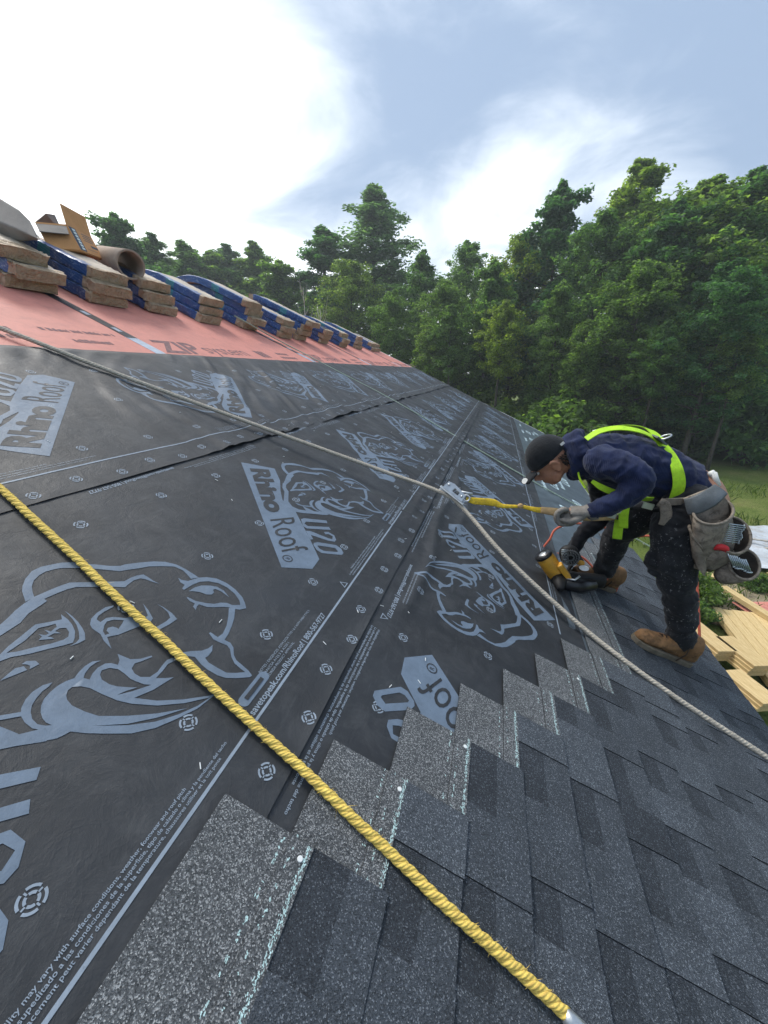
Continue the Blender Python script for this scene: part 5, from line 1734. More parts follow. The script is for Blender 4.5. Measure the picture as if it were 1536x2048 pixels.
M['hivis'] = mat_mottled('high_visibility_webbing', (0.44, 0.74, 0.03), 0.14, 22, 0.6, 0.25, 0.35, 240, 0, 'Object', 0.002, ((0.20, 0.40, 0.03), 0.4))
M['boot'] = mat_mottled('tan_leather', (0.235, 0.125, 0.055), 0.4, 16, 0.75, 0.25, 0.5, 45, 0, 'Object', 0.006, ((0.075, 0.045, 0.028), 0.8))
M['sole'] = mat_mottled('boot_sole', (0.16, 0.135, 0.10), 0.4, 20, 0.85, 0.2, 0.4, 60)
M['black'] = mat_mottled('black_rubber', (0.012, 0.012, 0.013), 0.3, 20, 0.6, 0.3)
M['black_gloss'] = mat_mottled('black_plastic', (0.012, 0.012, 0.014), 0.2, 20, 0.3, 0.5)
M['leather'] = mat_mottled('worn_grey_leather', (0.255, 0.215, 0.170), 0.4, 14, 0.75, 0.3, 0.7, 22, 0, 'Object', 0.012, ((0.06, 0.048, 0.038), 0.8))
M['leather_shaded'] = mat_mottled('shaded_pouch_leather', (0.035, 0.028, 0.023), 0.4, 14, 0.85, 0.2, 0.5, 30)  # pouch leather with the shade of the inside put into its colour
M['leather_blue'] = mat_mottled('worn_blue_grey_leather', (0.105, 0.12, 0.13), 0.5, 12, 0.6, 0.35, 0.5, 22, 0, 'Object', 0.01)
M['orange'] = mat_mottled('orange_yellow_casing', (0.72, 0.36, 0.035), 0.12, 12, 0.42, 0.45, 0.1, 60, 0, 'Object', 0.003, ((0.34, 0.17, 0.04), 0.5))
M['red'] = mat_mottled('red_plastic', (0.55, 0.03, 0.035), 0.15, 15, 0.45)
M['hose'] = mat_mottled('red_rubber_hose', (0.52, 0.12, 0.07), 0.2, 15, 0.5)
M['steel'] = mat_mottled('bright_nails', (0.50, 0.57, 0.60), 0.2, 60, 0.28, 0.5, 0, 60, 0.8)
M['white_plastic'] = mat_mottled('white_plastic', (0.72, 0.72, 0.68), 0.08, 15, 0.5)

TOR = [(1395, 1008, 2.12, (0.150, 0.125)), (1366, 968, 2.13, (0.142, 0.112)), (1310, 940, 2.13, (0.158, 0.128)), (1248, 925, 2.13, (0.182, 0.138)), (1196, 915, 2.13, (0.172, 0.118)), (1160, 912, 2.13, (0.090, 0.085))]
ARM_N = [(1196, 925, 1.975, 0.078), (1240, 934, 1.90, 0.068), (1281, 961, 1.85, 0.056), (1238, 1000, 1.86, 0.053), (1186, 1022, 1.885, 0.040)]
ARM_F = [(1196, 932, 2.285, 0.075), (1203, 985, 2.35, 0.062), (1203, 1030, 2.38, 0.054), (1172, 1062, 2.37, 0.048), (1146, 1098, 2.34, 0.038)]
LEG_N = [(1376, 1010, 2.03, 0.118), (1350, 1062, 1.965, 0.098), (1352, 1150, 1.935, 0.080), (1362, 1215, 1.935, 0.067), (1361, 1282, 1.935, 0.062)]
LEG_F = [(1362, 1008, 2.23, 0.112), (1300, 1030, 2.26, 0.092), (1243, 1060, 2.28, 0.075), (1222, 1105, 2.31, 0.062), (1207, 1142, 2.33, 0.056)]
def shrink(pts, k):
    return [(p[0], p[1], p[2], tuple(x * k for x in p[3]) if isinstance(p[3], tuple) else p[3] * k) for p in pts]
# --- head directions
HC = at(1099, 921, 2.12)
crown = (at(1062, 892, 2.12) - at(1130, 957, 2.12)).normalized()
face = Vector((-crown.z, 0, crown.x)).normalized()
if face.z > 0: face = -face
ear_n = Vector((0, -1, 0))
HR = Matrix((face, -ear_n, crown)).transposed()       # local x face, y far side, z crown
def hd(a, b, c):
    return HC + HR @ Vector((a, b, c))
mb = MB()
chain(mb, shrink(TOR[:1], 0.97) + [(1388, 985, 2.125, (0.142, 0.112))] + shrink(TOR[1:2], 0.90) + shrink(TOR[2:], 0.80), up=(0, 0, 1))
chain(mb, shrink(ARM_N, 0.75)); chain(mb, shrink(ARM_F, 0.75))
chain(mb, shrink(LEG_N, 0.66)); chain(mb, shrink(LEG_F, 0.66))
for L4 in (LEG_N, LEG_F):                                   # feet inside the boots
    a = at(*L4[-1][:3]); mb.tube([a, a + Vector((0.0, 0, -0.05)), a + Vector((-0.07, 0, -0.045)), a + Vector((-0.14, 0.0, -0.03))], [0.045, 0.04, 0.035, 0.025], 10)
chain(mb, [(1165, 914, 2.13, 0.075), (1146, 918, 2.13, 0.062), (1120, 924, 2.12, 0.060)])
mb.ball(hd(-0.012, 0, 0.022), (0.096, 0.076, 0.098), 20, 14, rot=HR)          # skull
mb.ball(hd(0.030, 0, -0.040), (0.062, 0.058, 0.070), 18, 12, rot=HR)          # face
mb.ball(hd(0.052, 0, -0.088), (0.030, 0.034, 0.028), 14, 10, rot=HR)          # chin
mb.tube([hd(0.006, -0.050, -0.065), hd(0.035, -0.040, -0.088), hd(0.055, 0, -0.096), hd(0.035, 0.040, -0.088), hd(0.006, 0.050, -0.065)], 0.020, 10)
mb.tube([hd(0.085, 0, 0.010), hd(0.103, 0, -0.020), hd(0.112, 0, -0.036)], [0.009, 0.013, 0.016], 10)   # nose
mb.ball(hd(0.098, -0.012, -0.038), 0.010, 10, 8); mb.ball(hd(0.098, 0.012, -0.038), 0.010, 10, 8)
mb.tube([hd(0.074, -0.045, 0.014), hd(0.090, -0.022, 0.018), hd(0.092, 0, 0.014), hd(0.090, 0.022, 0.018), hd(0.074, 0.045, 0.014)], 0.011, 10)   # brow
mb.tube([hd(0.078, -0.022, -0.064), hd(0.090, 0, -0.062), hd(0.078, 0.022, -0.064)], 0.009, 8)
mb.tube([hd(0.074, -0.020, -0.074), hd(0.086, 0, -0.073), hd(0.074, 0.020, -0.074)], 0.009, 8)
for s in (-1, 1):                                                            # ears
    mb.tube([hd(-0.004 - 0.020 * math.cos(a), s * (0.082 + 0.008 * math.sin(a)), -0.022 + 0.030 * math.sin(a)) for a in np.linspace(-1.9, 2.2, 12)], 0.0085, 8)
    mb.ball(hd(-0.004, s * 0.074, -0.024), (0.018, 0.010, 0.026), 10, 8, rot=HR)
# --- near hand on the lanyard, far hand on the nailer: palm, four curled fingers, thumb
def hand(mb, wrist, palm_end, knuckles, mids, tips, thumb, r, palm):
    C = [at(*wrist), at((wrist[0] + palm_end[0]) / 2, (wrist[1] + palm_end[1]) / 2, (wrist[2] + palm_end[2]) / 2), at(*palm_end)]
    mb.tube(C, [(palm * 0.75, 0.024), (palm, 0.025), (palm, 0.019)], 14, up=(0, 0, 1))
    for k, m_, t_ in zip(knuckles, mids, tips):
        pts = [at(*palm_end).lerp(at(*k), 0.55), at(*k)] + [at(*q) for q in m_] + [at(*t_)]
        n = len(pts)
        mb.tube(spline(pts, 3), [r * (1.12 - 0.35 * i / (3 * (n - 1))) for i in range(3 * (n - 1) + 1)], 9)
        mb.ball(pts[-1], r * 0.80, 8, 6)
    tp = [at(*q) for q in thumb]
    mb.tube(spline(tp, 3), [r * (1.4 - 0.45 * i / (3 * (len(tp) - 1))) for i in range(3 * (len(tp) - 1) + 1)], 9)
    mb.ball(tp[-1], r * 0.95, 8, 6)
Ys = (1.862, 1.889, 1.916, 1.941)
ln = (0.92, 1.05, 1.0, 0.82)
NEAR = dict(wrist=(1182, 1024, 1.890), palm_end=(1140, 1022, 1.900),
    knuckles=[(1130 - 3 * l, 1019, y) for l, y in zip(ln, Ys)],
    mids=[[(1130 - 15 * l, 1026, y), (1130 - 17 * l, 1038, y), (1130 - 10 * l, 1048, y)] for l, y in zip(ln, Ys)],
    tips=[(1130 + 4 * l, 1047 + 2 * l, y) for l, y in zip(ln, Ys)],
    thumb=[(1168, 1030, 1.872), (1152, 1040, 1.850), (1138, 1043, 1.846), (1126, 1040, 1.852)])
Yf = (2.262, 2.285, 2.308, 2.330)
FAR = dict(wrist=(1146, 1098, 2.335), palm_end=(1146, 1128, 2.300),
    knuckles=[(1140, 1134, y) for y in Yf],
    mids=[[(1137, 1142, y - 0.02), (1142, 1150, y - 0.03)] for y in Yf],
    tips=[(1152, 1152, y - 0.03) for y in Yf],
    thumb=[(1156, 1112, 2.31), (1164, 1126, 2.26), (1160, 1138, 2.23)])
hand(mb, r=0.0085, palm=0.036, **NEAR)
hand(mb, r=0.0085, palm=0.036, **FAR)
person = put('person', skin_over(mb, 0.0062, 2, mats=[M['skin']]))
tag(person, 'roofer in navy hoodie, black trousers and cap bending over a nailer', 'person')
WORLD_OF['person'] = Matrix.Translation(person.location)
# eyes under the brim
for s in (-1, 1):
    MB().ball(hd(0.083, s * 0.030, -0.002), (0.011, 0.012, 0.010), 12, 8, rot=HR).put('eye', mat_mottled('eye_white', (0.55, 0.52, 0.48), 0.1, 10, 0.2), person, True)
# hair at the nape
mb = MB()
for k in range(260):
    a = random.uniform(-1.25, 1.25); z = random.uniform(-0.055, 0.0)
    p = hd(-0.012 - 0.088 * math.cos(a), 0.078 * math.sin(a), z)
    d_ = (p - hd(0, 0, z)).normalized()
    mb.tube([p - d_ * 0.004, p + d_ * 0.004 - crown * 0.010, p + d_ * 0.003 - crown * 0.020], [0.0022, 0.0018, 0.0006], 4)
h_ = mb.put('hair', mat_mottled('black_hair', (0.012, 0.010, 0.009), 0.3, 40, 0.5), person); h_['kind'] = 'stuff'
# --- clothes
def folds(scale, amp, seed, stretch=(1, 1, 1), sharp=1.0):
    from mathutils import noise as mn
    def f(co):
        out = np.empty(len(co))
        for i, p in enumerate(co):
            q = Vector((p[0] * scale * stretch[0], p[1] * scale * stretch[1], p[2] * scale * stretch[2] + seed))
            a = mn.noise(q + Vector((mn.noise(q * 0.6), 0, 0)) * 0.8)
            out[i] = amp * (1 - abs(a) * 2.2) - amp * 0.5
        return out
    return f
def folds2(s1, a1, s2, a2, seed, st=(1, 1, 1)):
    f1, f2 = folds(s1, a1, seed, st), folds(s2, a2, seed + 9, st)
    return lambda co: f1(co) + f2(co)
mb = MB()
chain(mb, [(1376, 980, 2.125, (0.152, 0.122))] + TOR[1:], up=(0, 0, 1))
chain(mb, ARM_N)
mb.ball(at(1202, 925, 1.99), 0.082, 14, 10); mb.ball(at(1202, 932, 2.27), 0.080, 14, 10)
shirt = put('shirt', skin_over(mb, 0.0065, 5, mats=[M['shirt']], fold=folds2(9, 0.010, 26, 0.0045, 3, (1.2, 0.7, 1.0))), person)
mb = MB(); chain(mb, ARM_F)
put('sleeve', skin_over(mb, 0.0085, 4, mats=[M['sleeve']], fold=folds2(14, 0.007, 30, 0.004, 8)), person)
mb = MB()                                                   # hood bunched round the neck
for k, (px, py, rx) in enumerate(((1164, 908, 0.112), (1152, 912, 0.100), (1142, 917, 0.088))):
    c = at(px, py, 2.13)
    ax = (at(1160, 912, 2.13) - at(1120, 924, 2.13)).normalized()
    yy = Vector((0, 1, 0)); zz = ax.cross(yy)
    mb.tube([c + yy * (rx * math.cos(a)) + zz * (rx * 0.92 * math.sin(a)) + ax * (0.012 * math.sin(2 * a + k)) for a in np.linspace(0, 2 * math.pi, 25)], [0.030 + 0.006 * math.sin(3 * i + k) for i in range(25)], 10, caps=True)
put('hood', skin_over(mb, 0.008, 3, mats=[M['shirt']], fold=folds(16, 0.008, 11)), person)
mb = MB()
chain(mb, [(1402, 1016, 2.12, (0.140, 0.100)), (1387, 1016, 2.125, (0.165, 0.122)), (1370, 1020, 2.13, (0.160, 0.110))], up=(0, 0, 1))
chain(mb, LEG_N); chain(mb, LEG_F)
mb.tube([at(1306, 1105, 1.94), at(1302, 1125, 1.94), at(1310, 1150, 1.94)], [0.020, 0.030, 0.018], 8)   # baggy side pocket
put('trousers', skin_over(mb, 0.0065, 4, mats=[M['trouser']], fold=folds2(9, 0.011, 22, 0.0035, 5, (0.7, 0.8, 1.7))), person)
# --- boots
def boot(heel, toe, ankle, label):
    """heel and toe as roof (u, v)"""
    h0, t0 = Vector((heel[0], heel[1])), Vector((toe[0], toe[1]))
    ax = (t0 - h0); Lb = ax.length; ax /= Lb
    sd = Vector((-ax.y, ax.x))
    base = 0.026
    def W(t, s, n):
        p = h0 + ax * (t * Lb) + sd * s
        return Vector(RP(p.x, p.y, n))
    sec = [(0.0, 0.024, 0.060), (0.05, 0.034, 0.085), (0.14, 0.038, 0.105), (0.30, 0.038, 0.112), (0.42, 0.040, 0.098), (0.55, 0.045, 0.078), (0.70, 0.048, 0.064), (0.85, 0.046, 0.058), (0.95, 0.036, 0.050), (1.0, 0.020, 0.036)]
    mb = MB()
    vs, fs, sg = [], [], 16
    for t, w, hh in sec:
        for k in range(sg):
            a = 2 * math.pi * k / sg
            c, s_ = math.cos(a), math.sin(a)
            yy = w * (abs(c) ** 0.75) * (1 if c > 0 else -1) * (1.0 if s_ < 0 else 1 - 0.25 * s_)
            zz = base + 0.018 + hh * 0.5 + hh * 0.5 * (abs(s_) ** 0.8) * (1 if s_ > 0 else -1)
            vs.append(W(t, yy, zz))
    for i in range(len(sec) - 1):
        for k in range(sg):
            fs.append((i * sg + k, i * sg + (k + 1) % sg, (i + 1) * sg + (k + 1) % sg, (i + 1) * sg + k))
    fs += [tuple(range(sg))[::-1], tuple((len(sec) - 1) * sg + k for k in range(sg))]
    mb.add(vs, fs)
    an = W(0.22, 0, base + 0.09)
    top_ = an.lerp(Vector(ankle), 0.75)
    mb.tube([an - Vector((0, 0, 0.03)), an, top_], [(0.046, 0.052), (0.046, 0.054), (0.050, 0.058)], 14)
    b_ = put('boot', skin_over(mb, 0.005, 3, mats=[M['boot']], fold=folds(26, 0.004, 2)), person)
    b_['label'] = label
    WORLD_OF[b_.name] = Matrix.Translation(b_.location)
    mb = MB()
    ol = [(0.0, 0.030), (0.06, 0.040), (0.2, 0.042), (0.42, 0.040), (0.6, 0.050), (0.75, 0.054), (0.9, 0.048), (0.98, 0.030), (1.02, 0.0)]
    loop = [(t, w) for t, w in ol] + [(t, -w) for t, w in ol[::-1][1:]]
    m_ = len(loop)
    vs = [W(t, s_, base - 0.005) for t, s_ in loop] + [W(t, s_ * 1.02, base + 0.024) for t, s_ in loop]
    mb.add(vs, [tuple(range(m_))[::-1], tuple(range(m_, 2 * m_))] + [(i, (i + 1) % m_, m_ + (i + 1) % m_, m_ + i) for i in range(m_)])
    bevel(mb.put('sole', M['sole'], b_, False, True), 0.005, 2)
    mb = MB()
    for j in range(6):
        t = 0.36 + 0.062 * j
        hh = np.interp(t, [s_[0] for s_ in sec], [s_[2] for s_ in sec]) + base + 0.018
        sgn = 1 if j % 2 else -1
        mb.tube([W(t, -0.026 * sgn, hh - 0.014), W(t + 0.012, 0, hh + 0.003), W(t + 0.03, 0.026 * sgn, hh - 0.016)], 0.0035, 6)
        mb.tube([W(t, 0.026 * sgn, hh - 0.014), W(t + 0.012, 0, hh + 0.006), W(t + 0.03, -0.026 * sgn, hh - 0.016)], 0.0035, 6)
    for s_ in (-1, 1):
        mb.tube([W(0.36, 0, base + 0.115), W(0.32, 0.04 * s_, base + 0.12), W(0.34, 0.062 * s_, base + 0.07), W(0.40, 0.066 * s_, base + 0.02)], 0.003, 6)
    l_ = mb.put('laces', mat_mottled('dark_laces', (0.035, 0.022, 0.015), 0.3, 40, 0.8), b_, True)
    l_['kind'] = 'stuff'
    mb = MB()
    mb.tube([W(0.10, 0.0, base + 0.10), top_], [(0.054, 0.060), (0.055, 0.062)], 16, caps=False)
    put('collar', mb.mesh('collar', [M['boot']], True), b_)
boot((1.940, -1.535), (1.885, -1.220), at(1361, 1282, 1.935), 'near tan work boot planted flat on the shingles')
boot((2.40, -1.255), (2.30, -0.96), at(1207, 1140, 2.33), 'far tan work boot beside the nailer')
# --- gloves
mb = MB(); hand(mb, r=0.0130, palm=0.050, **NEAR)
mb.ball(at(1136, 1036, 1.902), (0.046, 0.046, 0.040), 14, 10)
mb.tube([at(1192, 1021, 1.885), at(1176, 1026, 1.89)], [0.043, 0.040], 14)
g_ = put('glove', skin_over(mb, 0.0042, 2, mats=[M['glove']]), person); g_['label'] = 'dusty grey glove on the near hand'
mb = MB(); hand(mb, r=0.0118, palm=0.042, **FAR)
g_ = put('glove', skin_over(mb, 0.0045, 2, mats=[M['glove_black']]), person); g_['label'] = 'black glove on the far hand'
# --- cap
mb = MB()
vs, fs = [], []
sg, rg = 28, 9
for i in range(rg + 1):
    th = (math.pi * 0.54) * i / rg
    for k in range(sg):
        a = 2 * math.pi * k / sg
        rr_ = 0.109 if math.cos(a) > 0 else 0.106
        p = Vector((math.sin(th) * math.cos(a) * rr_, math.sin(th) * math.sin(a) * 0.088, math.cos(th) * 0.108))
        vs.append(hd(-0.010 + p.x, p.y, 0.026 + p.z))
for i in range(rg):
    for k in range(sg):
        fs.append((i * sg + k, (i + 1) * sg + k, (i + 1) * sg + (k + 1) % sg, i * sg + (k + 1) % sg))
mb.add(vs, fs)
cap = mb.put('cap', M['cap'], person, True, True)
md = cap.modifiers.new('thick', 'SOLIDIFY'); md.thickness = 0.003; md.offset = 0
mb = MB()
vs, fs = [], []
for i in range(6):
    f_ = i / 5
    for k in range(9):
        s_ = (k / 8 - 0.5) * 2
        vs.append(hd(0.080 + 0.092 * f_ * (1 - 0.28 * s_ * s_), 0.082 * s_ * (1 - 0.10 * f_), 0.022 - 0.014 * s_ * s_ - 0.012 * f_))
for i in range(5):
    for k in range(8):
        fs.append((i * 9 + k, i * 9 + k + 1, (i + 1) * 9 + k + 1, (i + 1) * 9 + k))
mb.add(vs, fs)
br = mb.put('brim', M['cap'], cap, True)
md = br.modifiers.new('thick', 'SOLIDIFY'); md.thickness = 0.005; md.offset = 0
st = hd(0.152, -0.034, 0.006)
MB().tube([st + (HR @ Vector((0, -0.006, 0.006))), st + (HR @ Vector((0, -0.010, 0.010)))], [0.016, 0.016], 18).put('round_sticker', M['white_plastic'], cap)
MB().tube([hd(-0.112, -0.02, 0.03), hd(-0.120, 0.0, 0.026), hd(-0.112, 0.02, 0.03)], 0.006, 8).put('cap_strap', M['cap'], cap, True)
MB().box(hd(-0.100, -0.062, 0.035), (0.020, 0.003, 0.012), HR).put('cap_emblem', M['white_plastic'], cap)
# --- fall-arrest harness
har = thing('harness_root', 'x', 'x', tuple(at(1300, 930, 2.05)))
bpy.data.objects.remove(har, do_unlink=True)
chest = Vector(at(1290, 940, 2.13))
def body_strap(name, pts, mat='hivis', thick=0.0022, parent=None):
    """strap lying on the body: (px, py, Y, half width); its flat side faces away from the trunk"""
    C = spline([at(p[0], p[1], p[2]) for p in pts], 6)
    hw = np.interp(np.linspace(0, len(pts) - 1, len(C)), np.arange(len(pts)), [p[3] for p in pts])
    mb = MB()
    n = len(C)
    vs, fs = [], []
    for i, p in enumerate(C):
        T = (C[min(i + 1, n - 1)] - C[max(i - 1, 0)]).normalized()
        q = chest + Vector((p.x - chest.x, 0, 0)) * 0.7
        out = (p - q); out -= T * out.dot(T); out.normalize()
        X = T.cross(out)
        w = float(hw[i])
        for a, b in ((-w, -thick), (w, -thick), (w, thick), (-w, thick)):
            vs.append(p + X * a + out * b)
    for i in range(n - 1):
        for k in range(4):
            fs.append((i * 4 + k, i * 4 + (k + 1) % 4, i * 4 + 4 + (k + 1) % 4, i * 4 + 4 + k))
    fs += [(3, 2, 1, 0), ((n - 1) * 4, (n - 1) * 4 + 1, (n - 1) * 4 + 2, (n - 1) * 4 + 3)]
    mb.add(vs, fs)
    return mb.put(name, M[mat], parent or person, False)
harness = body_strap('harness', [(1172, 878, 2.02, 0.016), (1200, 862, 2.03, 0.018), (1240, 856, 2.045, 0.020), (1285, 864, 2.06, 0.020), (1318, 884, 2.07, 0.021), (1340, 908, 2.03, 0.022), (1354, 938, 1.975, 0.024), (1358, 970, 1.965, 0.026), (1350, 998, 1.975, 0.026)])
harness['label'] = 'yellow-green fall-arrest harness'
WORLD_OF[harness.name] = Matrix.Translation(harness.location)
body_strap('strap', [(1178, 872, 2.22, 0.016), (1210, 858, 2.22, 0.018), (1255, 852, 2.21, 0.020), (1295, 858, 2.18, 0.020), (1322, 880, 2.10, 0.020)], parent=harness)
body_strap('strap', [(1185, 862, 2.08, 0.004), (1215, 856, 2.09, 0.004), (1248, 853, 2.10, 0.004)], 'strap', parent=harness)
body_strap('strap', [(1184, 962, 1.935, 0.008), (1202, 974, 1.915, 0.014), (1225, 984, 1.905, 0.015), (1245, 990, 1.91, 0.014)], parent=harness)
body_strap('strap', [(1156, 942, 2.03, 0.004), (1160, 958, 2.0, 0.004), (1170, 976, 1.97, 0.004)], parent=harness)
body_strap('strap', [(1276, 996, 1.985, 0.012), (1292, 998, 1.98, 0.014), (1306, 998, 1.985, 0.012)], parent=harness)
for q in ([(1250, 1012, 1.985, 0.020), (1247, 1035, 1.975, 0.020), (1246, 1056, 1.975, 0.021)], [(1239, 1040, 2.015, 0.020), (1236, 1060, 2.01, 0.021), (1234, 1078, 2.01, 0.021)]):
    webbing('hanging_strap', [(p[0], p[1], p[2], p[3]) for p in q], 'hivis', harness, 0.0022)
body_strap('waist_strap', [(1240, 1012, 2.0, 0.010), (1270, 1018, 1.985, 0.014), (1305, 1020, 1.97, 0.016), (1340, 1016, 1.965, 0.016)], 'black', 0.004, parent=harness)
MB().box(at(1318, 884, 2.05) + Vector((0, 0, 0.01)), (0.055, 0.075, 0.008), frame_of((0.8, 0, -0.6), (0.5, 0, 0.8))).put('back_pad', M['leather_blue'], harness)
dc = at(1330, 874, 2.10)
MB().tube([dc + Vector((0.022 * math.cos(a), 0.028 * math.sin(a), 0.012 * math.cos(a))) for a in np.linspace(0, 2 * math.pi, 15)], 0.004, 7, caps=False).put('d_ring', M['galv'], harness, True)
for q in ((1238, 1020, 1.985), (1296, 1012, 1.96), (1222, 1030, 2.0)):
    MB().box(at(*q), (0.045, 0.008, 0.028), frame_of((1, 0, -0.2), (0.2, 0, 1))).put('buckle', M['galv'], harness)

# ------------------------------------------------------------------ tool belt with pouches
belt = thing('tool_belt', 'worn grey leather tool belt with open pouches on the roofer\'s hips', 'tool belt', tuple(at(1390, 1060, 1.95)))
mb = MB()
ax = (at(1408, 1000, 2.12) - at(1370, 1020, 2.13)).normalized()
cb = at(1384, 1008, 2.125); yy = Vector((0, 1, 0)); zz = ax.cross(yy).normalized()
mb.tube([cb + yy * (0.176 * math.cos(a)) + zz * (0.142 * math.sin(a)) for a in np.linspace(0, 2 * math.pi, 37)], [(0.004, 0.028)] * 37, 8, caps=False, up=ax)
mb.put('belt', M['leather'], belt, True)
def pouch(rim_c, rim_a, rim_b, foot, name, mat='leather', foot_k=0.55, lip=0.006):
    """open bag: rim centre, two rim half-axes, middle of the foot"""
    rc_, fc = Vector(rim_c), Vector(foot)
    sg = 22
    mb = MB()
    vs, fs = [], []
    rows = 6
    for side_ in (0, 1):
        for i in range(rows + 1):
            f_ = i / rows if side_ == 0 else 1 - i / rows
            k_ = 1.0 + 0.05 * math.sin(f_ * 3.1) - (1 - foot_k) * f_ ** 1.6
            if side_: k_ *= 0.93
            c = rc_.lerp(fc, f_ * (1.0 if side_ == 0 else 0.97))
            for j in range(sg):
                a = 2 * math.pi * j / sg
                cr = 1 + (0.05 * math.sin(3 * a + f_ * 4) + 0.03 * math.sin(7 * a + 2 * f_)) * f_
                vs.append(c + Vector(rim_a) * (math.cos(a) * k_ * cr) + Vector(rim_b) * (math.sin(a) * k_ * cr))
    tot = 2 * (rows + 1)
    order = vs
    # outer rows 0..rows (rim to foot), inner rows rows+1..(foot to rim)
    for i in range(tot - 1):
        for j in range(sg):
            fs.append((i * sg + j, (i + 1) * sg + j, (i + 1) * sg + (j + 1) % sg, i * sg + (j + 1) % sg))
    for j in range(sg):
        fs.append(((tot - 1) * sg + j, j, (j + 1) % sg, (tot - 1) * sg + (j + 1) % sg))
    mb.add(vs, fs[:rows * sg])
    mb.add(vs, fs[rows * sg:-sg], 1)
    mb.add(vs, fs[-sg:])
    c = len(mb.v)
    # close the foot (outer) and the inside floor
    mb.add([vs[rows * sg + j] for j in range(sg)], [tuple(range(sg))])
    me = mb.mesh(name, [M[mat], M['leather_shaded']], True)
    bm = bmesh.new(); bm.from_mesh(me); bmesh.ops.remove_doubles(bm, verts=bm.verts, dist=1e-4); bmesh.ops.recalc_face_normals(bm, faces=bm.faces); bm.to_mesh(me); bm.free()
    o = put(name, me, belt)
    WORLD_OF[o.name] = Matrix.Translation(o.location)
    edge = [rc_ + Vector(rim_a) * (math.cos(a) * 0.985) + Vector(rim_b) * (math.sin(a) * 0.985) for a in np.linspace(0, 2 * math.pi, 29)]
    MB().tube(edge, lip, 7, caps=False).put('rim', M[mat], o, True)
    return o
def span(p, q):
    return (Vector(q) - Vector(p))
# backing leather against the thigh
mb = MB()
bk = [at(1366, 998, 1.905), at(1432, 972, 1.93), at(1462, 1010, 1.93), at(1472, 1080, 1.90), at(1462, 1120, 1.89), at(1420, 1145, 1.88), at(1388, 1138, 1.87), at(1386, 1070, 1.88), at(1378, 1020, 1.89)]
Vb = bk + [p + Vector((0.004, 0.016, 0.0)) for p in bk]
nb_ = len(bk)
mb.add(Vb, [tuple(range(nb_)), tuple(range(nb_, 2 * nb_))[::-1]] + [(i, nb_ + i, nb_ + (i + 1) % nb_, (i + 1) % nb_) for i in range(nb_)])
bevel(mb.put('backing', M['leather'], belt), 0.004, 2)
webbing('cuff', [(1372, 1014, 1.872, 0.036), (1392, 1010, 1.852, 0.038), (1418, 997, 1.850, 0.037), (1442, 978, 1.885, 0.030)], 'leather_blue', belt, 0.005)
up_r = at(1467, 1018, 1.90); up_l = at(1386, 1026, 1.85)
pouch((up_l + up_r) / 2, (up_r - up_l) / 2, Vector((0.012, 0.068, 0.038)), at(1412, 1112, 1.90), 'pouch', foot_k=0.62)
a_, b_ = at(1498, 1088, 1.90), at(1432, 1068, 1.86)
p2 = pouch(at(1466, 1070, 1.885), Vector((0.068, -0.004, -0.028)), Vector((0.030, 0.058, 0.058)), at(1412, 1118, 1.90), 'pouch', foot_k=0.65)
p3 = pouch(at(1488, 1128, 1.87), Vector((0.058, -0.004, -0.012)), Vector((0.018, 0.050, 0.050)), at(1446, 1150, 1.88), 'pouch', foot_k=0.60)
pouch(at(1395, 1075, 1.865), Vector((0.040, -0.006, -0.045)), Vector((0.012, 0.040, 0.010)), at(1398, 1132, 1.87), 'pouch', foot_k=0.8)
mb = MB(); panel_between(mb, (at(1388, 1066, 1.840), at(1392, 1074, 1.838), at(1442, 1102, 1.84), at(1448, 1090, 1.842)), 0.005); mb.put('stitched_strap', M['leather'], belt)
MB().tube(spline([at(1318, 1004, 1.92), at(1330, 1012, 1.915), at(1332, 1035, 1.912), at(1326, 1050, 1.915)], 5), [(0.024 - 0.004 * abs(i - 8) / 8, 0.006) for i in range(16)], 10, up=(0, -1, 0)).put('hammer_loop', M['leather'], belt, True)
MB().box(at(1352, 1003, 1.935), (0.10, 0.012, 0.030), frame_of((1, 0, 0.15), (0, 0, 1))).put('belt_end', M['leather'], belt)
rt = MB().tube(spline([at(1428, 1097, 1.842), at(1438, 1094, 1.835), at(1450, 1097, 1.835), at(1452, 1103, 1.838)], 4), [0.010 + 0.005 * math.sin(i / 12 * 3.1) for i in range(13)], 10).put('red_tool', M['red'], None, True)
tag(rt, 'short red plastic handle sticking out below the middle pouch', 'tool')
mb = MB().tube([at(1420, 950, 2.06), at(1430, 946, 2.05)], 0.016, 12)
mb.tube([at(1427, 946, 2.05), at(1436, 972, 2.04)], [0.013, 0.012], 12)
tag(mb.put('caulk_tube', M['white_plastic'], None, True), 'white plastic bottle tucked behind the roofer\'s waistband', 'bottle')
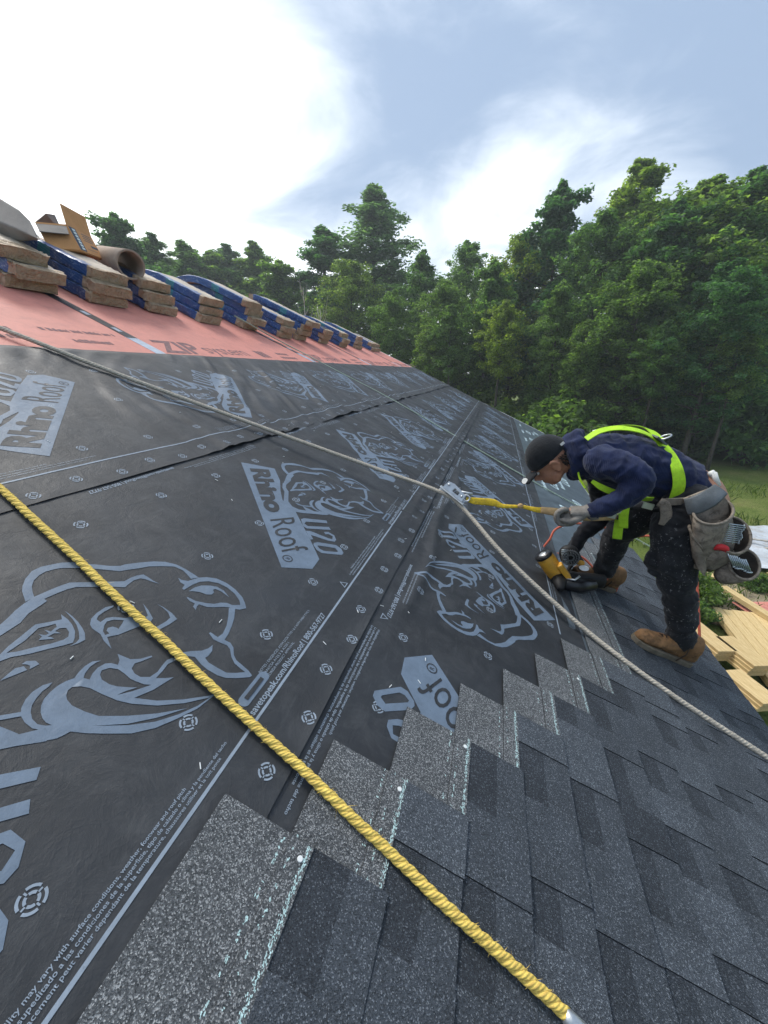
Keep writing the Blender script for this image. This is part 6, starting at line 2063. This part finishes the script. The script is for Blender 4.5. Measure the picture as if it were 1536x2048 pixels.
# strips of collated nails in the two lower pouches
def nail_coil(c, d_row, d_len, rows, label):
    t = thing('nail_coil', label, 'nails', tuple(c))
    d_row, d_len = Vector(d_row), Vector(d_len)
    th = d_row.cross(d_len).normalized()
    for i in range(rows):
        mb = MB()
        for k in range(1):
            o_ = c + d_row * (i - rows / 2) / rows + th * (0.010 * (k - 0.5)) + d_len * 0.05 * math.sin(i * 1.3)
            mb.tube([o_ - d_len * 0.5, o_ + d_len * 0.46], 0.0024, 6)
            mb.tube([o_ + d_len * 0.46, o_ + d_len * 0.5], 0.0052, 8)
        mb.put('nail', M['steel'], t, True)
    for s_ in (-0.2, 0.15):
        MB().tube([c - d_row * 0.5 + d_len * s_, c + d_row * 0.48 + d_len * s_], 0.0012, 5).put('wire', M['steel'], t)
    return t
nail_coil(at(1463, 1069, 1.845), at(1452, 1090, 1.845) - at(1462, 1052, 1.845), (at(1488, 1068, 1.84) - at(1443, 1062, 1.85)) * 0.95, 10, 'strip of bright nails in the middle pouch')
nail_coil(at(1480, 1127, 1.83), (at(1502, 1136, 1.835) - at(1462, 1122, 1.83)), (at(1488, 1142, 1.83) - at(1476, 1114, 1.835)) * 0.95, 9, 'strip of bright nails in the lowest pouch')

# ------------------------------------------------------------------ coil roofing nailer
NY = 2.16
nl = thing('nail_gun', 'orange and black coil roofing nailer standing on the roof', 'nailer', tuple(at(1118, 1172, NY)))
n0, n1 = at(1088, 1112, NY), at(1117, 1153, NY)
axn = (n1 - n0).normalized()
MB().tube([n0 - axn * 0.012, n0, n0 + axn * 0.02, n0.lerp(n1, 0.5), n1, n1 + axn * 0.012], [0.040, 0.047, 0.049, 0.050, 0.048, 0.044], 20).put('cylinder_housing', M['orange'], nl, True)
MB().tube([n0 - axn * 0.020, n0 - axn * 0.010, n0 + axn * 0.002], [0.034, 0.049, 0.0505], 20).put('end_cap', M['black_gloss'], nl, True)
MB().tube([n0 - axn * 0.022 + Vector((0, -0.01, 0)), n0 - axn * 0.015 + Vector((0, -0.01, 0))], [0.018, 0.030], 14).put('exhaust_deflector', M['galv'], nl, True)
o = MB().box(at(1128, 1142, NY - 0.03), (0.030, 0.045, 0.10), frame_of(Vector((axn.x, 0, axn.z)).cross(Vector((0, 1, 0))), axn)).put('side_rib', M['orange'], nl); bevel(o, 0.006, 2)
nose = Vector(RP(*on_roof(1121, 1178, 0.030), 0.030))
MB().tube([n1, n1.lerp(nose, 0.5), nose], [0.045, 0.034, 0.018], 12).put('nose', M['black'], nl, True)
h0_, h1_ = at(1122, 1160, NY), at(1205, 1163, NY + 0.10)
MB().tube(spline([h0_, h0_.lerp(h1_, 0.35) + Vector((0, 0, 0.012)), h0_.lerp(h1_, 0.7) + Vector((0, 0, 0.008)), h1_], 5), [(0.036, 0.046)] * 5 + [(0.030, 0.040)] * 6 + [(0.032, 0.042)] * 5, 14).put('handle', M['black'], nl, True)
MB().tube([at(1126, 1168, NY - 0.05), at(1160, 1172, NY - 0.02), at(1188, 1170, NY + 0.02)], [0.034, 0.040, 0.030], 12).put('magazine_arm', M['black_gloss'], nl, True)
cc = at(1140, 1113, NY - 0.01)
MB().tube([cc + Vector((0, 0.055, 0)), cc + Vector((0, 0.045, 0)), cc + Vector((0, -0.004, 0))], [0.048, 0.052, 0.052], 22).put('canister', M['black'], nl, True)
mb = MB()
for k in range(30):
    a = 2 * math.pi * k / 30
    for rr_ in (0.018, 0.031, 0.043):
        if rr_ < 0.04 and k % 2: continue
        p = cc + Vector((rr_ * math.cos(a), 0, rr_ * math.sin(a)))
        mb.tube([p + Vector((0, 0.0, 0)), p + Vector((0, -0.020, 0))], [0.0016, 0.0016], 5)
        mb.tube([p + Vector((0, -0.020, 0)), p + Vector((0, -0.0215, 0))], [0.0046, 0.0046], 7)
o = mb.put('loaded_nails', mat_mottled('dull_nails', (0.16, 0.17, 0.18), 0.2, 60, 0.4, 0.5, 0, 60, 0.6), nl, True); o['kind'] = 'stuff'
mb = MB()
for k in range(9):
    p = at(1122 + k * 0.3, 1100 + k * 3.2, NY - 0.02)
    mb.tube([p, p + Vector((0.034, -0.004, 0.006))], 0.0022, 6)
mb.put('feed_nails', M['steel'], nl, True)['kind'] = 'stuff'
MB().ball(at(1162, 1126, NY + 0.02), (0.020, 0.018, 0.015), 12, 8).put('adjuster_knob', M['orange'], nl, True)
MB().tube([at(1168, 1136, NY - 0.03), at(1168, 1137, NY - 0.045)], [(0.026, 0.015), (0.024, 0.013)], 16).put('badge', M['white_metal'], nl)
MB().tube([at(1133, 1158, NY - 0.05), at(1150, 1160, NY - 0.055), at(1160, 1152, NY - 0.05)], 0.006, 8).put('trigger_guard', M['galv'], nl, True)
# ------------------------------------------------------------------ red air hose
def hose(pts, r=0.0075):
    return MB().tube(spline(pts, 10), r, 10)
hpts = [h1_, at(1228, 1150, 2.34), at(1236, 1166, 2.40), at(1226, 1186, 2.44), at(1205, 1160, 2.55), at(1165, 1115, 2.62), at(1118, 1108, 2.62), at(1088, 1098, 2.60), at(1100, 1078, 2.62), at(1112, 1058, 2.66), at(1145, 1047, 2.74), at(1180, 1050, 2.76), at(1212, 1056, 2.76), at(1260, 1072, 2.74), at(1300, 1072, 2.70), at(1345, 1082, 2.66), at(1383, 1108, 2.62), at(1392, 1135, 2.60), at(1396, 1200, 2.52), at(1399, 1270, 2.42), at(1402, 1350, 2.32)]
hpts.append(hpts[-1] + Vector((0.1, 0.1, -0.9)))
hpts.append(Vector((hpts[-1].x + 0.6, hpts[-1].y + 0.9, GZ + 0.05)))
hs = hose(hpts).put('air_hose', M['hose'], None, True)
tag(hs, 'red air hose from the nailer over the eave to the ground', 'hose')
